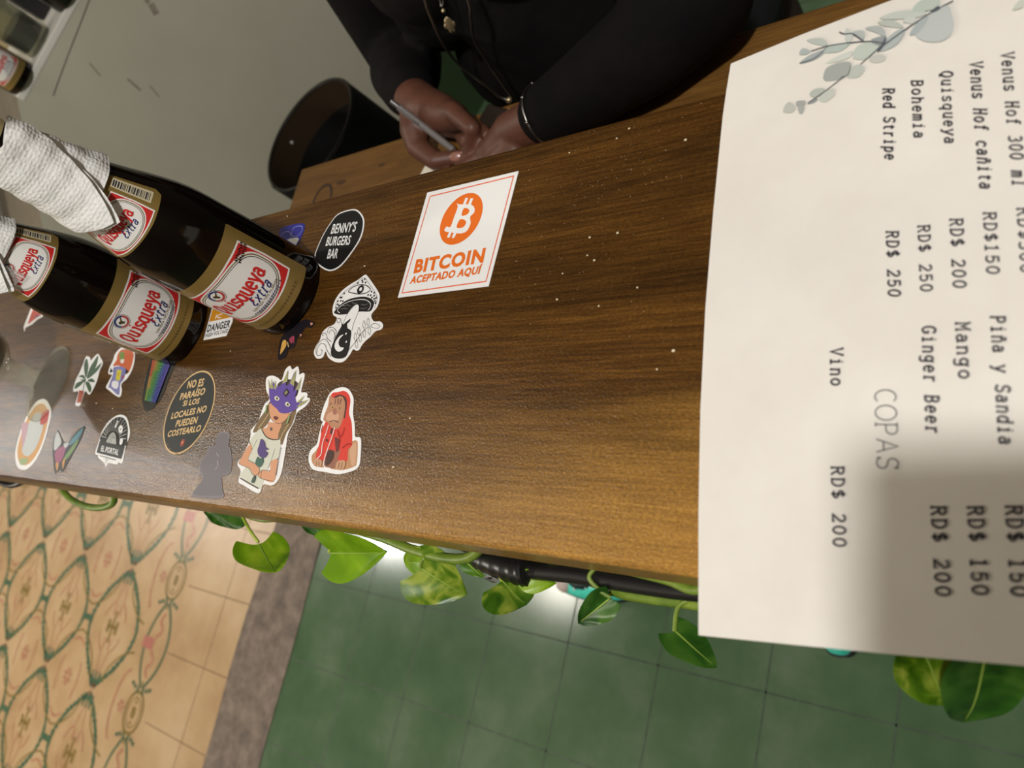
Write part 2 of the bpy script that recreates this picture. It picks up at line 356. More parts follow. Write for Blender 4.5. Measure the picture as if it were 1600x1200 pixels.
# ---- print data: outlines in millimetres about each sheet's own centre (x, y on the counter, metres)
STICKERS=[
('coin_emblem_sticker','square white sticker with an orange coin emblem on the counter beside the menu',(-0.4214,0.2074),[
('q',(238,236,232),[(-43.8,42.5),(45.6,42.1),(43.3,-42.5),(-45.1,-42.3)]),
('l',(235,110,70),0.9,[(-39.2,38.4),(42.1,38.9),(40.0,-38.7),(-41.7,-39.0),(-39.2,38.4)]),
('p',(232,112,34),[(20.4,13.5),(20.0,17.4),(18.9,21.1),(17.1,24.6),(14.6,27.6),(11.5,30.1),(8.1,32.0),(4.3,33.1),(0.4,33.5),(-3.5,33.1),(-7.2,32.0),(-10.7,30.1),(-13.7,27.6),(-16.2,24.6),(-18.1,21.1),(-19.2,17.4),(-19.6,13.5),(-19.2,9.6),(-18.1,5.8),(-16.2,2.4),(-13.7,-0.7),(-10.7,-3.2),(-7.2,-5.0),(-3.5,-6.1),(0.4,-6.5),(4.3,-6.1),(8.1,-5.0),(11.5,-3.2),(14.6,-0.7),(17.1,2.4),(18.9,5.8),(20.0,9.6)]),
('p',(238,236,232),[(-7.9,27.0),(-4.6,25.7),(6.4,23.5),(11.0,20.7),(12.4,16.4),(9.5,13.5),(11.5,7.9),(9.6,2.6),(4.3,1.5),(-4.4,3.4),(-13.2,6.0),(-12.4,9.4),(-8.3,8.5),(-7.1,15.5),(-6.0,23.7)]),
('p',(232,112,34),[(0.8,21.6),(5.4,20.4),(7.2,18.2),(5.4,15.9),(0.4,16.1)]),
('p',(232,112,34),[(-0.3,13.0),(5.2,11.5),(6.8,8.7),(4.5,6.0),(-1.6,7.1)]),
('q',(238,236,232),[(-0.2,30.1),(2.5,29.6),(1.7,24.2),(-1.2,25.0)]),
('q',(238,236,232),[(5.1,28.7),(7.9,28.2),(7.2,22.9),(4.1,23.6)]),
('q',(238,236,232),[(-8.2,4.6),(-5.5,3.9),(-6.1,-0.3),(-9.0,0.4)]),
('q',(238,236,232),[(-3.0,3.6),(-0.1,2.7),(-1.1,-1.2),(-3.9,-0.8)]),
('t',(232,112,34),'BITCOIN',[(-34.9,-24.2),(33.1,-24.2),(-35.5,-13.4)],2.2),
('t',(232,112,34),'ACEPTADO AQUÍ',[(-36.0,-32.5),(32.8,-32.4),(-35.5,-26.7)],2),
]),
('round_lettered_sticker','round black sticker with white lettering beside the bottle base',(-0.5637,0.2263),[
('p',(238,236,232),[(11.2,25.0),(21.0,20.9),(30.4,11.5),(32.7,-2.9),(26.1,-15.9),(16.5,-26.5),(5.4,-29.4),(-6.6,-25.9),(-19.6,-18.5),(-24.0,-12.2),(-24.0,-6.3),(-21.9,3.7),(-18.8,11.3),(-15.0,17.4),(-10.8,22.6),(-3.3,25.0)]),
('p',(22,22,21),[(10.7,23.9),(20.1,20.0),(29.0,11.0),(31.2,-2.8),(24.9,-15.2),(15.8,-25.3),(5.2,-28.1),(-6.3,-24.7),(-18.7,-17.7),(-22.9,-11.7),(-22.9,-6.0),(-20.9,3.5),(-18.0,10.8),(-14.3,16.6),(-10.3,21.6),(-3.2,23.9)]),
('t',(238,236,232),"BENNY'S",[(-10.5,6.1),(22.3,3.1),(-10.4,14.9)],1),
('t',(238,236,232),'BURGERS',[(-12.6,-4.7),(19.9,-8.1),(-12.8,3.5)],1),
('t',(238,236,232),'BAR',[(-5.1,-17.2),(8.5,-18.4),(-6.0,-8.5)],1),
]),
('mushroom_sticker','white die-cut sticker of a mushroom with an eye on its cap',(-0.5134,0.1457),[
('p',(238,236,232),[(0.8,42.7),(5.2,40.6),(16.0,32.1),(24.1,25.0),(26.5,20.0),(26.0,14.0),(21.9,8.5),(25.1,3.9),(28.6,2.3),(34.5,1.9),(38.6,-1.1),(37.8,-4.3),(31.7,-5.6),(27.6,-9.6),(23.1,-12.7),(20.5,-15.8),(18.9,-19.1),(15.7,-19.6),(11.7,-18.4),(9.5,-22.6),(5.4,-27.1),(-0.1,-28.2),(-7.9,-26.9),(-15.6,-23.5),(-21.2,-18.5),(-22.3,-22.6),(-25.9,-24.1),(-31.1,-23.2),(-35.8,-18.5),(-35.2,-12.9),(-32.7,-8.8),(-32.3,-2.5),(-27.6,1.5),(-20.1,3.8),(-19.2,9.0),(-24.5,11.5),(-28.0,17.2),(-27.9,24.3),(-23.4,31.1),(-14.9,36.0),(-5.9,39.3)]),
('p',(38,37,36),[(-24.2,13.3),(-23.3,16.0),(-17.0,21.2),(-7.8,23.9),(5.3,24.1),(15.0,22.1),(20.9,18.5),(21.7,15.0),(19.4,11.1),(7.3,11.8),(-4.5,11.0),(-17.0,11.3)]),
('s',(238,236,232),0.5,[(-17.1,12.7),(-20.8,15.1),(-18.0,18.4),(-8.9,21.5),(3.1,22.0),(11.7,20.6),(17.4,17.4),(18.3,13.9),(16.6,12.0)]),
('s',(150,148,145),0.25,[(-17.2,19.1),(-12.5,18.0),(-10.9,18.9),(-6.1,17.4)]),
('s',(150,148,145),0.25,[(-16.7,15.5),(-12.8,16.0),(-8.3,15.1)]),
('s',(150,148,145),0.25,[(-5.4,20.5),(-1.7,19.1),(1.3,19.2)]),
('s',(150,148,145),0.25,[(6.9,17.7),(11.3,16.7),(14.8,17.7)]),
('s',(150,148,145),0.25,[(7.2,14.5),(11.4,13.8),(15.1,14.6)]),
('p',(238,236,232),[(1.7,18.3),(4.6,16.5),(5.9,11.5),(4.2,3.4),(3.7,-3.7),(-1.5,-1.0),(-3.5,2.6),(-8.1,2.6),(-7.7,6.4),(-6.1,12.5),(-1.9,17.1)]),
('s',(38,37,36),0.3,[(-8.8,3.0),(-6.6,11.2),(-1.3,16.9),(1.7,18.1),(4.6,16.5),(5.9,11.5),(4.2,3.4),(4.3,-2.8)]),
('s',(38,37,36),0.7,[(-13.5,30.1),(-9.6,33.3),(-1.9,34.5),(6.7,33.0),(12.7,29.3),(9.2,26.8),(1.3,26.6),(-6.4,28.0),(-13.5,30.1)]),
('p',(38,37,36),[(-1.5,33.5),(2.5,33.5),(4.6,30.4),(3.0,27.5),(-0.9,27.1),(-3.4,30.5)]),
('p',(238,236,232),[(0.1,32.0),(2.2,31.7),(2.2,29.3),(-0.0,29.4),(-0.7,31.0)]),
('s',(38,37,36),0.25,[(-24.1,16.8),(-24.6,24.0),(-17.8,30.6),(-8.4,35.3),(0.7,40.0),(10.6,33.3),(20.9,24.7),(24.3,19.5),(23.6,12.8)]),
('d',(38,37,36),0.9,[(-18.3,29.0),(-20.0,25.8),(-21.6,25.8),(-23.5,22.9),(-19.9,22.9),(-17.1,22.5),(-23.0,20.3),(-23.4,17.5),(-21.0,19.4),(-0.3,38.0),(2.4,38.8),(0.8,36.5),(4.7,35.7),(-4.7,36.2),(14.9,27.3),(18.4,25.9),(12.0,24.8),(15.2,24.2),(19.4,23.4),(17.4,22.2),(20.4,20.9),(22.3,21.4),(22.1,19.1),(23.3,17.3)]),
('p',(38,37,36),[(-10.7,3.8),(-8.1,2.6),(-4.9,4.8),(-1.1,6.6),(-1.6,4.2),(-3.5,2.6),(-1.5,-1.0),(3.7,-3.7),(6.0,-11.7),(7.3,-18.5),(6.0,-23.8),(0.6,-25.3),(-6.8,-24.6),(-11.9,-22.3),(-14.3,-18.1),(-14.4,-11.9),(-12.4,-4.4),(-10.0,1.0)]),
('p',(238,236,232),[(-4.5,-6.0),(-9.0,-7.4),(-11.7,-12.1),(-10.4,-16.3),(-5.5,-19.4),(-1.0,-19.1),(0.6,-16.8),(-3.9,-15.9),(-7.2,-13.0),(-7.6,-9.5)]),
('d',(238,236,232),0.9,[(-1.5,-5.5),(1.6,-12.1)]),
('s',(38,37,36),0.35,[(7.8,-18.5),(13.1,-12.1),(17.3,-5.6),(23.0,-1.5)]),
('s',(90,88,85),0.3,[(9.4,-5.6),(12.2,-8.3),(12.9,-12.1),(9.7,-9.5),(9.4,-5.6)]),
('s',(90,88,85),0.3,[(11.7,-1.3),(14.5,-4.1),(15.1,-7.8),(11.9,-5.3),(11.7,-1.3)]),
('s',(90,88,85),0.3,[(15.5,3.8),(18.3,1.0),(18.9,-2.7),(15.7,-0.1),(15.5,3.8)]),
('s',(90,88,85),0.3,[(19.7,5.5),(22.4,2.8),(23.0,-1.0),(19.9,1.6),(19.7,5.5)]),
('s',(90,88,85),0.3,[(13.4,-11.6),(16.1,-14.3),(16.8,-18.0),(13.6,-15.5),(13.4,-11.6)]),
('s',(90,88,85),0.3,[(15.7,-7.0),(18.5,-9.7),(19.1,-13.4),(16.0,-10.9),(15.7,-7.0)]),
('s',(90,88,85),0.3,[(18.9,-3.5),(21.7,-6.2),(22.3,-10.0),(19.1,-7.4),(18.9,-3.5)]),
('s',(90,88,85),0.3,[(24.1,-1.9),(26.8,-4.6),(27.4,-8.3),(24.3,-5.7),(24.1,-1.9)]),
('s',(38,37,36),0.3,[(25.4,-1.5),(29.3,0.6),(35.5,-1.8),(33.8,-3.7),(25.4,-1.5)]),
('s',(38,37,36),0.35,[(-10.7,3.8),(-13.8,7.5),(-17.1,7.8),(-16.5,5.3),(-13.9,4.0),(-13.2,5.4)]),
('s',(38,37,36),0.35,[(-13.7,-8.5),(-14.1,-2.9),(-19.8,0.6),(-25.1,0.6),(-24.8,-3.6)]),
('s',(38,37,36),0.35,[(-14.0,-17.4),(-21.1,-10.9),(-27.5,-8.4),(-32.5,-11.6),(-33.3,-17.2),(-29.2,-21.6),(-25.1,-21.1),(-24.9,-18.0),(-27.5,-16.8)]),
('s',(38,37,36),0.35,[(-28.6,-5.9),(-31.1,-4.0),(-28.7,-3.3),(-25.3,-5.0),(-22.9,-8.0),(-16.8,-11.1)]),
('s',(38,37,36),0.35,[(-11.5,-23.4),(-19.1,-17.9),(-23.1,-13.5),(-29.2,-11.8),(-31.9,-15.9),(-30.7,-19.4)]),
('s',(38,37,36),0.35,[(-14.2,-9.9),(-15.6,-4.2),(-21.2,-1.1),(-22.6,-4.5)]),
]),
('masked_girl_sticker','die-cut sticker of a girl in a purple horned mask and pale shirt',(-0.572,0.0738),[
('p',(238,236,232),[(-3.8,43.3),(0.8,40.2),(6.8,42.4),(10.7,38.4),(12.3,35.4),(16.3,36.8),(19.7,34.3),(21.0,21.9),(26.7,20.9),(30.3,19.5),(30.7,17.1),(35.5,15.2),(31.9,9.7),(23.8,4.7),(23.4,-2.3),(20.3,-11.5),(22.5,-22.4),(26.0,-40.2),(24.0,-48.3),(18.1,-51.7),(7.9,-51.5),(6.3,-57.4),(1.2,-58.2),(-17.1,-53.9),(-26.5,-51.2),(-28.1,-42.8),(-35.7,-37.5),(-31.8,-29.7),(-28.6,-20.1),(-29.6,-13.4),(-30.8,-9.6),(-24.9,-1.8),(-23.2,10.9),(-18.5,16.2),(-26.8,23.7),(-31.6,33.7),(-24.3,35.7),(-16.0,33.8),(-9.3,31.7),(-8.6,40.0)]),
('p',(60,48,40),[(-12.7,28.8),(0.1,31.9),(14.2,28.2),(16.3,17.3),(-7.0,20.4)]),
('p',(120,95,62),[(-16.2,14.7),(-20.2,5.0),(-25.3,-2.7),(-27.2,-11.6),(-16.3,-8.9),(-9.6,-3.1),(-10.2,6.0)]),
('p',(120,95,62),[(22.0,7.0),(22.0,-4.1),(18.0,-11.5),(16.4,-20.7),(5.8,-11.8),(7.3,-5.2),(13.9,3.2)]),
('s',(190,165,115),1,[(-13.2,4.1),(-17.1,-2.7),(-21.5,-8.5)]),
('s',(190,165,115),1,[(17.5,-4.2),(13.5,-11.6),(12.7,-16.3)]),
('p',(212,152,112),[(-8.8,-3.1),(-10.3,-7.3),(-15.9,-9.1),(-4.8,-15.7),(8.2,-16.5),(8.1,-11.7),(8.3,-4.3),(1.9,-3.9)]),
('p',(212,152,112),[(-15.8,12.3),(-12.4,4.1),(-5.6,-1.6),(4.4,-4.1),(11.6,-1.5),(15.0,4.2),(-0.3,7.0)]),
('s',(50,40,35),0.3,[(-15.5,10.8),(-12.4,4.1),(-5.6,-1.6),(4.4,-4.1),(11.6,-1.5),(14.9,3.7)]),
('p',(208,208,188),[(-16.5,-8.6),(-22.4,-11.4),(-27.4,-19.1),(-21.2,-24.6),(-21.6,-33.1),(-23.1,-39.8),(-25.1,-48.3),(3.7,-55.3),(7.1,-48.4),(8.7,-34.7),(17.7,-31.2),(12.7,-16.3),(5.4,-17.2),(-6.7,-15.0)]),
('s',(50,40,35),0.9,[(-16.3,-8.9),(-6.8,-14.8),(3.7,-16.9),(11.8,-16.1)]),
('s',(50,40,35),0.8,[(-28.4,-18.9),(-20.8,-25.4)]),
('s',(50,40,35),0.8,[(9.1,-33.8),(17.7,-31.2)]),
('s',(50,40,35),0.9,[(-25.3,-48.5),(3.5,-55.0)]),
('s',(50,40,35),0.3,[(8.5,-34.2),(8.7,-39.2)]),
('s',(50,40,35),0.3,[(9.4,-23.7),(9.4,-32.8)]),
('s',(50,40,35),0.3,[(-17.8,-17.0),(-20.4,-24.6)]),
('p',(212,152,112),[(-26.5,-21.5),(-21.0,-25.6),(-21.7,-33.9),(-8.1,-37.2),(-1.9,-41.6),(-3.9,-45.3),(-9.0,-44.7),(-16.2,-40.4),(-28.9,-38.2),(-33.5,-36.0)]),
('p',(212,152,112),[(9.3,-34.2),(17.6,-32.5),(20.3,-48.5),(5.2,-47.6),(-2.3,-45.2),(1.0,-41.0),(11.1,-40.9)]),
('s',(50,40,35),0.35,[(-21.7,-33.9),(-8.1,-37.2),(-2.1,-41.1),(-4.7,-45.4),(-10.8,-44.3),(-17.0,-40.4),(-28.8,-38.3),(-33.5,-36.0),(-31.3,-30.7)]),
('s',(50,40,35),0.35,[(11.9,-40.9),(1.1,-41.2),(-1.6,-45.2),(5.2,-47.6),(19.8,-48.5)]),
('s',(50,40,35),0.35,[(0.5,-41.0),(2.7,-47.2)]),
('p',(92,66,150),[(-24.3,27.6),(-15.7,13.7),(-4.0,7.9),(2.4,4.6),(11.9,4.2),(21.2,7.0),(25.5,10.7),(31.8,13.0),(22.7,13.5),(20.1,12.6),(15.9,18.2),(16.2,30.6),(13.2,24.0),(11.3,23.0),(6.2,38.0),(2.8,28.0),(-1.0,27.6),(-3.5,38.3),(-7.4,27.7),(-12.1,25.9),(-14.1,23.5),(-19.2,30.4),(-18.9,25.0)]),
('q',(160,156,104),[(-4.2,39.8),(-6.8,28.2),(-0.2,30.0)]),
('q',(160,156,104),[(7.0,39.7),(3.6,28.5),(10.4,25.9)]),
('q',(160,156,104),[(16.7,33.6),(13.9,22.5),(18.3,23.4)]),
('q',(160,156,104),[(-28.1,32.8),(-22.7,24.4),(-20.5,25.5)]),
('q',(160,156,104),[(-23.6,33.3),(-20.2,24.3),(-16.1,24.3)]),
('q',(160,156,104),[(-17.8,31.9),(-15.5,24.0),(-12.7,24.9)]),
('q',(160,156,104),[(34.6,15.1),(24.1,12.1),(29.1,10.9)]),
('q',(160,156,104),[(27.9,18.3),(20.6,13.0),(24.6,12.5)]),
('q',(160,156,104),[(29.1,14.2),(21.6,9.3),(26.7,9.7)]),
('p',(214,206,180),[(-11.1,16.9),(-8.9,18.2),(-3.6,15.9),(-5.4,14.3),(-8.9,14.9)]),
('p',(40,35,40),[(-8.6,16.9),(-6.4,16.7),(-5.7,15.3),(-7.6,15.3)]),
('p',(214,206,180),[(5.7,11.9),(7.9,13.2),(13.0,10.9),(11.2,9.4),(7.9,10.0)]),
('p',(40,35,40),[(8.2,11.9),(10.3,11.7),(10.9,10.4),(9.1,10.4)]),
('q',(30,25,30),[(1.4,24.4),(7.1,21.2),(4.1,17.2),(-1.4,20.4)]),
('q',(140,130,100),[(2.2,22.7),(5.3,21.0),(3.3,18.9),(0.5,20.3)]),
('p',(105,45,45),[(-4.1,1.3),(-1.8,1.7),(1.8,0.2),(-0.1,-1.4),(-3.0,-0.4)]),
('s',(130,165,105),1.6,[(-18.6,10.8),(-16.8,4.1)]),
('s',(130,165,105),1.6,[(16.2,2.3),(16.0,-4.2)]),
('s',(70,80,90),0.8,[(-4.4,-8.7),(-1.5,-8.2)]),
('s',(70,80,90),0.8,[(-4.0,-7.3),(-1.8,-10.2)]),
('p',(82,62,120),[(-12.2,-16.8),(-6.3,-19.0),(-3.1,-22.7),(2.1,-24.7),(-2.1,-25.7),(2.6,-27.8),(0.0,-31.4),(-7.7,-30.3),(-12.2,-26.2),(-12.2,-21.6)]),
('p',(62,98,84),[(-9.7,-31.0),(-5.8,-32.3),(-2.5,-31.0),(0.0,-35.1),(-2.7,-39.0),(-9.8,-36.4)]),
('p',(60,80,66),[(-6.8,-45.9),(-3.8,-46.7),(-4.1,-51.0),(-7.9,-50.6)]),
('l',(110,108,108),1.3,[(17.5,-23.0),(17.7,-23.8)]),
('l',(110,108,108),1.3,[(17.8,-24.5),(17.9,-25.4)]),
('l',(110,108,108),1.3,[(18.1,-26.1),(18.2,-26.9)]),
('l',(110,108,108),1.3,[(18.3,-27.6),(18.5,-28.5)]),
('l',(110,108,108),1.3,[(18.6,-29.2),(18.8,-30.0)]),
('l',(110,108,108),1.3,[(18.9,-30.7),(19.0,-31.6)]),
('l',(110,108,108),1.3,[(19.2,-32.3),(19.3,-33.1)]),
('l',(110,108,108),1.3,[(19.4,-33.8),(19.6,-34.6)]),
('l',(110,108,108),1.3,[(19.7,-35.3),(19.8,-36.2)]),
('l',(110,108,108),1.3,[(20.0,-36.9),(20.1,-37.7)]),
('l',(110,108,108),1.3,[(20.2,-38.4),(20.4,-39.2)]),
('l',(110,108,108),1.3,[(20.5,-39.9),(20.6,-40.7)]),
('l',(110,108,108),1.3,[(20.8,-41.4),(20.9,-42.3)]),
('l',(110,108,108),1.3,[(21.0,-42.9),(21.2,-43.8)]),
]),
('hooded_cat_sticker','die-cut sticker of a furry cat wearing a red hooded top',(-0.4952,0.0651),[
('p',(238,236,232),[(-5.5,32.8),(0.9,31.4),(6.3,27.8),(10.3,23.3),(13.8,13.2),(19.3,4.5),(23.0,-3.4),(27.8,-3.9),(30.6,-6.3),(34.0,-15.8),(35.5,-22.9),(32.5,-26.6),(24.4,-29.1),(14.8,-30.7),(1.9,-29.9),(-13.4,-28.8),(-19.8,-24.7),(-23.1,-19.7),(-22.9,-14.7),(-17.8,-10.0),(-18.2,-3.7),(-18.5,4.0),(-18.2,6.6),(-21.6,8.5),(-22.4,13.7),(-22.1,18.9),(-20.9,24.2),(-18.8,28.8),(-13.1,32.0)]),
('p',(188,138,98),[(25.1,-6.4),(28.1,-8.8),(32.4,-21.8),(30.0,-24.9),(18.1,-27.6),(0.6,-26.9),(-13.8,-25.7),(-19.6,-19.6),(-16.6,-15.1),(-11.3,-11.1),(20.7,-6.9)]),
('p',(205,160,125),[(24.7,-7.7),(27.1,-10.0),(31.0,-21.9),(27.7,-23.8),(21.5,-13.2)]),
('p',(150,98,78),[(-4.7,-14.7),(11.2,-13.6),(13.2,-22.7),(12.0,-26.3),(-0.9,-25.7)]),
('p',(214,58,42),[(-3.3,29.9),(2.4,27.8),(7.0,22.7),(9.5,13.2),(15.5,5.7),(22.0,-9.0),(19.6,-13.3),(21.5,-21.1),(11.5,-20.9),(11.2,-13.6),(4.9,-14.4),(-2.1,-14.0),(-2.9,-19.0),(-4.4,-22.2),(-14.3,-20.0),(-14.8,-10.0),(-16.3,0.2),(-14.9,6.0),(-14.5,14.4),(-17.7,21.5),(-16.5,28.1),(-9.9,29.2)]),
('p',(85,45,38),[(-12.4,25.7),(-5.0,27.0),(3.0,23.0),(6.2,11.9),(5.6,9.4),(0.3,14.4),(-8.3,20.8)]),
('p',(182,130,98),[(-18.5,25.8),(-16.5,26.2),(-11.9,24.4),(-4.6,25.9),(1.4,21.4),(4.2,13.1),(4.1,4.9),(0.9,1.6),(-5.3,2.3),(-11.9,6.0),(-17.7,7.9),(-18.2,12.4),(-17.3,18.9)]),
('p',(205,158,126),[(-14.0,13.1),(-7.5,14.4),(-1.5,11.8),(-0.9,8.0),(-6.2,6.7),(-15.0,8.6)]),
('p',(160,105,85),[(-9.9,16.3),(-6.4,16.3),(-4.3,12.5),(-8.2,12.5)]),
('p',(190,165,90),[(-12.9,17.5),(-11.5,18.3),(-9.4,17.4),(-10.8,16.6)]),
('p',(35,28,25),[(-12.0,17.9),(-10.6,17.9),(-10.4,17.0),(-11.6,17.0)]),
('p',(190,165,90),[(-4.4,17.0),(-3.1,17.7),(-1.0,16.8),(-2.4,16.1)]),
('p',(35,28,25),[(-3.5,17.4),(-2.2,17.3),(-1.9,16.4),(-3.1,16.4)]),
('s',(110,72,58),0.7,[(-10.1,23.8),(-9.4,19.9)]),
('s',(110,72,58),0.7,[(-7.4,24.4),(-5.8,19.5)]),
('s',(110,72,58),0.7,[(-3.8,24.0),(-3.6,19.5)]),
('s',(110,72,58),0.7,[(-9.7,6.7),(-4.6,7.5),(0.4,6.2)]),
('s',(110,72,58),0.7,[(-14.4,20.9),(-14.5,18.9)]),
('q',(70,40,38),[(-6.0,1.6),(-3.7,2.0),(-3.1,-2.7),(-5.3,-2.2)]),
('q',(95,38,38),[(-8.6,-6.0),(-5.4,-6.6),(-5.5,-8.5),(-7.9,-7.6)]),
('q',(110,40,38),[(1.1,-4.5),(8.1,-6.2),(9.4,-13.6),(7.3,-15.5),(3.7,-9.5)]),
('p',(70,42,36),[(-1.8,-14.6),(4.2,-15.0),(5.6,-20.5),(1.7,-25.0),(-1.5,-23.3)]),
('s',(150,32,30),0.7,[(9.2,2.5),(9.1,-1.9),(7.3,-4.4)]),
('s',(150,32,30),0.7,[(12.6,-12.3),(17.9,-9.1),(21.8,-9.6)]),
('s',(150,32,30),0.7,[(-16.5,4.0),(-16.0,-1.7)]),
('s',(150,32,30),0.7,[(2.3,0.5),(7.4,-5.6)]),
('p',(196,148,112),[(-14.5,-21.8),(-6.7,-21.5),(-5.2,-26.0),(-12.3,-26.3)]),
('p',(196,148,112),[(11.9,-21.8),(20.1,-21.2),(20.4,-27.3),(12.3,-27.1)]),
('s',(130,85,65),0.5,[(-11.5,-23.1),(-10.6,-26.1)]),
('s',(130,85,65),0.5,[(-9.0,-23.0),(-7.4,-26.0)]),
('s',(130,85,65),0.5,[(14.6,-22.6),(15.0,-26.8)]),
('s',(130,85,65),0.5,[(17.4,-22.5),(17.9,-27.0)]),
('s',(238,236,232),0.7,[(-9.5,4.1),(-9.5,-1.6),(-10.4,-9.8),(-8.5,-17.3),(-11.8,-21.1)]),
('s',(238,236,232),0.8,[(-1.4,2.3),(-1.7,-5.9),(-2.8,-14.6),(-3.0,-22.1),(-0.6,-26.3),(6.6,-27.2)]),
]),
('black_slogan_sticker','round black sticker with a gold rim and gold slanted lettering',(-0.7095,0.0789),[
('p',(222,186,128),[(38.4,0.0),(37.6,7.5),(35.4,14.7),(31.9,21.3),(27.1,27.1),(21.3,31.9),(14.7,35.5),(7.5,37.6),(0.0,38.4),(-7.5,37.6),(-14.7,35.5),(-21.3,31.9),(-27.1,27.1),(-31.9,21.3),(-35.4,14.7),(-37.6,7.5),(-38.4,0.0),(-37.6,-7.5),(-35.4,-14.7),(-31.9,-21.3),(-27.1,-27.1),(-21.3,-31.9),(-14.7,-35.4),(-7.5,-37.6),(0.0,-38.4),(7.5,-37.6),(14.7,-35.4),(21.3,-31.9),(27.1,-27.1),(31.9,-21.3),(35.4,-14.7),(37.6,-7.5)]),
('p',(24,27,26),[(37.0,0.0),(36.3,7.2),(34.2,14.2),(30.8,20.6),(26.2,26.2),(20.6,30.8),(14.2,34.2),(7.2,36.3),(0.0,37.0),(-7.2,36.3),(-14.2,34.2),(-20.6,30.8),(-26.2,26.2),(-30.8,20.6),(-34.2,14.2),(-36.3,7.2),(-37.0,0.0),(-36.3,-7.2),(-34.2,-14.2),(-30.8,-20.6),(-26.2,-26.2),(-20.6,-30.8),(-14.2,-34.2),(-7.2,-36.3),(0.0,-37.0),(7.2,-36.3),(14.2,-34.2),(20.6,-30.8),(26.2,-26.2),(30.8,-20.6),(34.2,-14.2),(36.3,-7.2)]),
('t',(222,186,128),'NO ES',[(-16.9,22.1),(9.8,23.9),(-18.0,29.3)],1.3),
('t',(222,186,128),'PARAÍSO',[(-23.1,11.0),(16.7,16.0),(-23.7,17.4)],1.3),
('t',(222,186,128),'SI LOS',[(-14.1,5.2),(12.5,7.5),(-14.5,10.5)],1.3),
('t',(222,186,128),'LOCALES NO',[(-27.4,-6.8),(28.6,0.2),(-28.0,-0.9)],1.3),
('t',(222,186,128),'PUEDEN',[(-14.7,-14.1),(19.4,-10.2),(-15.2,-7.9)],1.3),
('t',(222,186,128),'COSTEARLO',[(-23.3,-23.5),(29.5,-17.1),(-23.5,-17.8)],1.3),
('d',(150,60,45),3.6,[(6.7,-27.9)]),
('d',(215,150,90),1.2,[(6.5,-27.6)]),
('l',(120,105,80),0.7,[(-18.7,-29.2),(-15.1,-31.5)]),
('l',(120,105,80),0.7,[(-12.7,-33.1),(-8.5,-34.8)]),
('l',(120,105,80),0.7,[(-5.7,-36.0),(-1.6,-37.1)]),
('l',(120,105,80),0.7,[(1.0,-37.8),(5.3,-38.0)]),
('l',(120,105,80),0.7,[(8.2,-38.1),(11.9,-37.5)]),
('l',(120,105,80),0.7,[(14.4,-37.1),(17.6,-35.8)]),
('l',(120,105,80),0.7,[(19.8,-34.9),(22.2,-33.4)]),
('l',(120,105,80),0.7,[(23.9,-32.4),(25.7,-30.4)]),
('l',(120,105,80),0.7,[(26.9,-29.1),(28.4,-27.0)]),
]),
('potted_plant_sticker','small die-cut sticker of a spiky plant in a terracotta pot',(-0.9498,0.1183),[
('p',(238,236,232),[(6.5,25.8),(15.1,21.8),(26.8,14.7),(25.9,6.2),(28.1,-7.0),(22.5,-20.6),(8.3,-16.7),(8.8,-31.1),(3.6,-33.3),(-4.6,-31.0),(-8.4,-17.1),(-22.1,-16.2),(-26.5,-3.9),(-23.8,5.1),(-22.5,14.2),(-21.8,24.0),(-10.3,22.2),(-6.2,18.8),(1.2,23.7)]),
('p',(68,92,66),[(-18.1,21.3),(-7.8,13.7),(-2.8,5.8),(-2.2,-1.3),(-13.5,7.4),(-20.3,16.1)]),
('p',(68,92,66),[(8.7,23.6),(13.8,12.9),(9.7,4.1),(1.1,-2.6),(-1.1,8.9),(2.6,16.5)]),
('p',(68,92,66),[(24.1,14.8),(20.8,5.7),(4.0,-2.7),(8.6,5.4)]),
('p',(68,92,66),[(-21.4,0.5),(-11.3,2.2),(1.5,-4.8),(-11.5,-1.0)]),
('p',(68,92,66),[(-20.4,-13.7),(-20.8,-7.2),(-4.3,-4.7),(-8.4,-10.1)]),
('p',(68,92,66),[(1.7,-6.8),(11.9,-13.6),(21.4,-18.5),(22.0,-13.8),(9.9,-6.6)]),
('p',(68,92,66),[(5.8,-4.9),(13.6,-2.6),(24.8,-6.3),(17.0,-6.8)]),
('p',(68,92,66),[(-14.3,-2.9),(-2.1,-3.8),(-0.0,-6.4)]),
('s',(60,62,50),1.3,[(-1.6,-4.5),(2.8,-16.2)]),
('q',(172,86,66),[(-7.1,-15.2),(6.1,-16.8),(9.0,-29.6),(-1.9,-29.8)]),
('l',(130,60,48),0.8,[(-6.1,-17.1),(6.4,-18.5)]),
]),
('deck_chair_sticker','small die-cut sticker of an orange figure lounging on a lilac deck chair',(-0.8775,0.1219),[
('p',(238,236,232),[(-13.4,26.8),(0.3,23.7),(18.4,21.0),(26.3,12.2),(28.7,1.3),(24.5,-8.0),(16.4,-13.8),(22.4,-21.0),(21.0,-27.8),(-8.0,-19.9),(-16.1,-16.8),(-15.4,-11.9),(-12.8,-3.4),(-22.2,-1.9),(-24.8,5.6),(-22.5,12.9),(-22.9,20.4)]),
('p',(198,98,58),[(-7.8,24.4),(17.3,20.0),(23.7,11.1),(24.6,0.3),(18.5,-3.1),(-1.9,6.0),(-17.7,6.6),(-14.5,12.6),(-16.2,20.1)]),
('p',(118,138,66),[(-13.1,21.2),(-2.1,20.1),(2.6,11.9),(-4.8,11.6)]),
('p',(225,215,205),[(-4.9,12.8),(3.1,12.9),(3.6,8.8),(-1.9,9.4)]),
('p',(128,126,178),[(-14.1,5.2),(12.8,3.1),(17.9,-9.1),(13.4,-13.1),(19.5,-25.7),(-4.2,-18.2),(-10.8,-16.2),(-10.1,-3.5)]),
